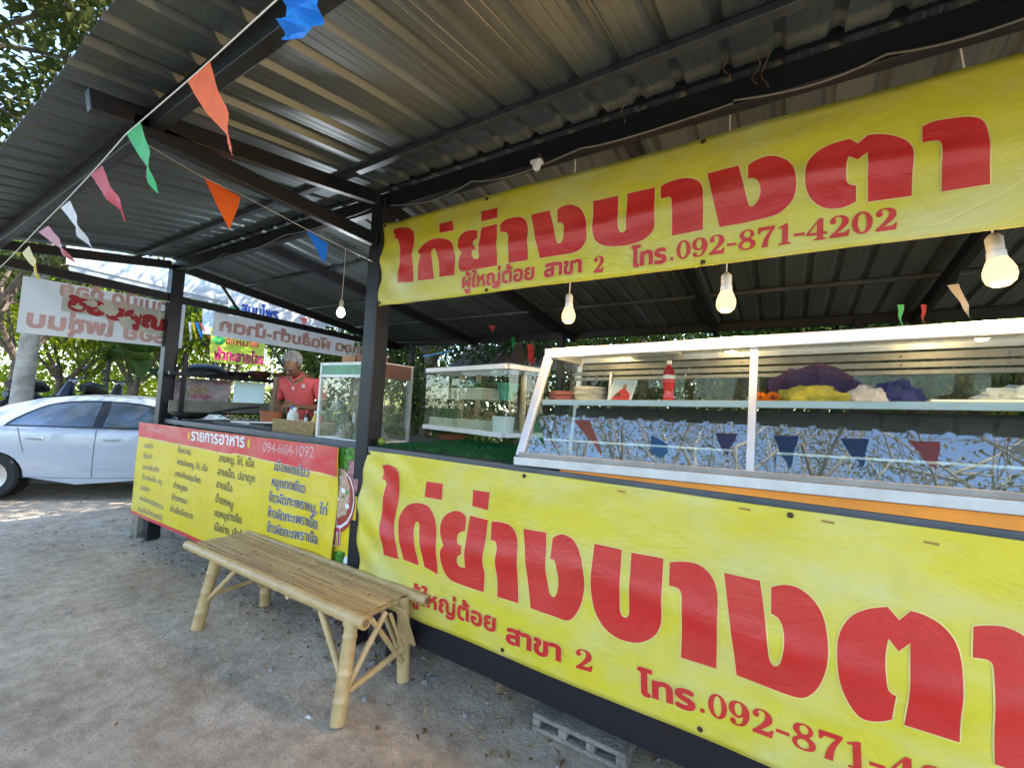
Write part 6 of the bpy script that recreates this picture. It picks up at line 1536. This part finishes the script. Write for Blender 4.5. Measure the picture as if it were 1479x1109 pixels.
# hair: short tufts over the back, sides and top of the bowed head
mb = MB(); rn = random.Random(2); hc = Vector((0, -.118, 1.735))
for k in range(1500):
    q = rot_rand(rn); 
    if q.y < -.35 and q.z < .60: continue
    if q.z < -.45: continue
    p = hc + Vector((q.x*.088, q.y*.098, q.z*.088)); d = (q + Vector((rn.uniform(-.5, .5), .3+rn.uniform(-.4, .4), -.35+rn.uniform(-.3, .3)))).normalized()
    leafblade(mb, p-d*.006, d, q+rot_rand(rn)*.3, rn.uniform(.018, .034), .012, .2)
obj('hair', (mb).xf(HRM), HAIR, man, local=True)
obj('hair_cap', (MB().ball((0, -.090, 1.742), .084, 18, 12, (1, 1.04, .96))).xf(HRM), HAIR, man, smooth=True, local=True)
for s_ in (-1, 1):
    obj('ear', (MB().ball((s_*.088, -.135, 1.675), .022, 10, 8, (.4, .8, 1.3))).xf(HRM), SKIN, man, smooth=True, local=True)
    obj('eye', (MB().ball((s_*.030, -.236, 1.685), .010, 10, 6, (1.2, .6, .6))).xf(HRM), mat('eye_dark', (.03, .02, .02), .2), man, smooth=True, local=True)
    obj('eyebrow', (MB().tube([(s_*.014, -.245, 1.705), (s_*.032, -.248, 1.711), (s_*.05, -.236, 1.704)], .004, 6)).xf(HRM), HAIR, man, smooth=True, local=True)
obj('nose', (MB().tube([(0, -.238, 1.69), (0, -.262, 1.658), (0, -.248, 1.648)], [.008, .014, .012], 8)).xf(HRM), SKIN, man, smooth=True, local=True)
obj('mouth', (MB().tube([(-.024, -.222, 1.623), (0, -.232, 1.621), (.024, -.222, 1.623)], .004, 6)).xf(HRM), mat('lip', (.22, .07, .06), .5), man, smooth=True, local=True)
obj('collar', MB().tube([(.07, -.10, 1.545), (.03, -.14, 1.50), (0, -.155, 1.46), (-.03, -.14, 1.50), (-.07, -.10, 1.545)], .012, 8), SHIRT, man, smooth=True, local=True)
obj('necklace', MB().tube([(.06, -.12, 1.53), (.03, -.165, 1.44), (0, -.172, 1.40), (-.03, -.165, 1.44), (-.06, -.12, 1.53)], .003, 6), mat('cord_gold', (.4, .3, .1), .4), man, smooth=True, local=True)
obj('amulet', MB().ball((0, -.172, 1.385), .016, 10, 8, (.8, .5, 1.1)), WHITEM, man, smooth=True, local=True)
obj('badge', MB().ball((.10, -.145, 1.41), .024, 14, 8, (1, .25, 1)), mat('badge_pale', (.6, .5, .6), .6), man, smooth=True, local=True)
# wooden pestle standing by his hand
o = tag(obj('wooden_pestle', MB().tube([(-4.56, 2.52, 1.30), (-4.545, 2.52, 1.5), (-4.53, 2.53, 1.80)], [.035, .028, .024], 12), mat('dark_wood', (.16, .10, .055), .6), smooth=True), 'tall wooden pestle standing upright in front of the cook', 'pestle')
o = tag(obj('clay_mortar', MB().lathe([(0, 0), (.09, 0), (.11, .14), (.12, .15), (.10, .15), (.08, .03), (0, .03)], (-4.56, 2.52, 1.292), 24), mat('terracotta', (.42, .14, .06), .7), smooth=True), 'clay mortar on the counter in front of the cook', 'mortar')

# cables clipped along the main beam
for (za, sag, lab, a, b) in ((2.93, .05, 'grey cable drooping along the main beam above the upper banner', -2.3, -.2), (2.94, .035, 'dark cable running along the right half of the main beam', -.2, 1.3), (2.95, .06, 'thin cable strung along the main beam over the menu board', -5.7, -2.5)):
    pts = []
    n = 24
    for i in range(n+1):
        u = i/n; k = (u*3) % 1; pts.append((a+(b-a)*u, 1.965+.004*math.sin(9*u), za-sag*4*k*(1-k)*(.6+.4*math.sin(5*u))))
    tag(obj('cable', MB().tube(pts, .0042, 6), mat('cable_grey', (.12, .12, .12), .5), smooth=True), lab, 'cable', 'cables along the main beam')
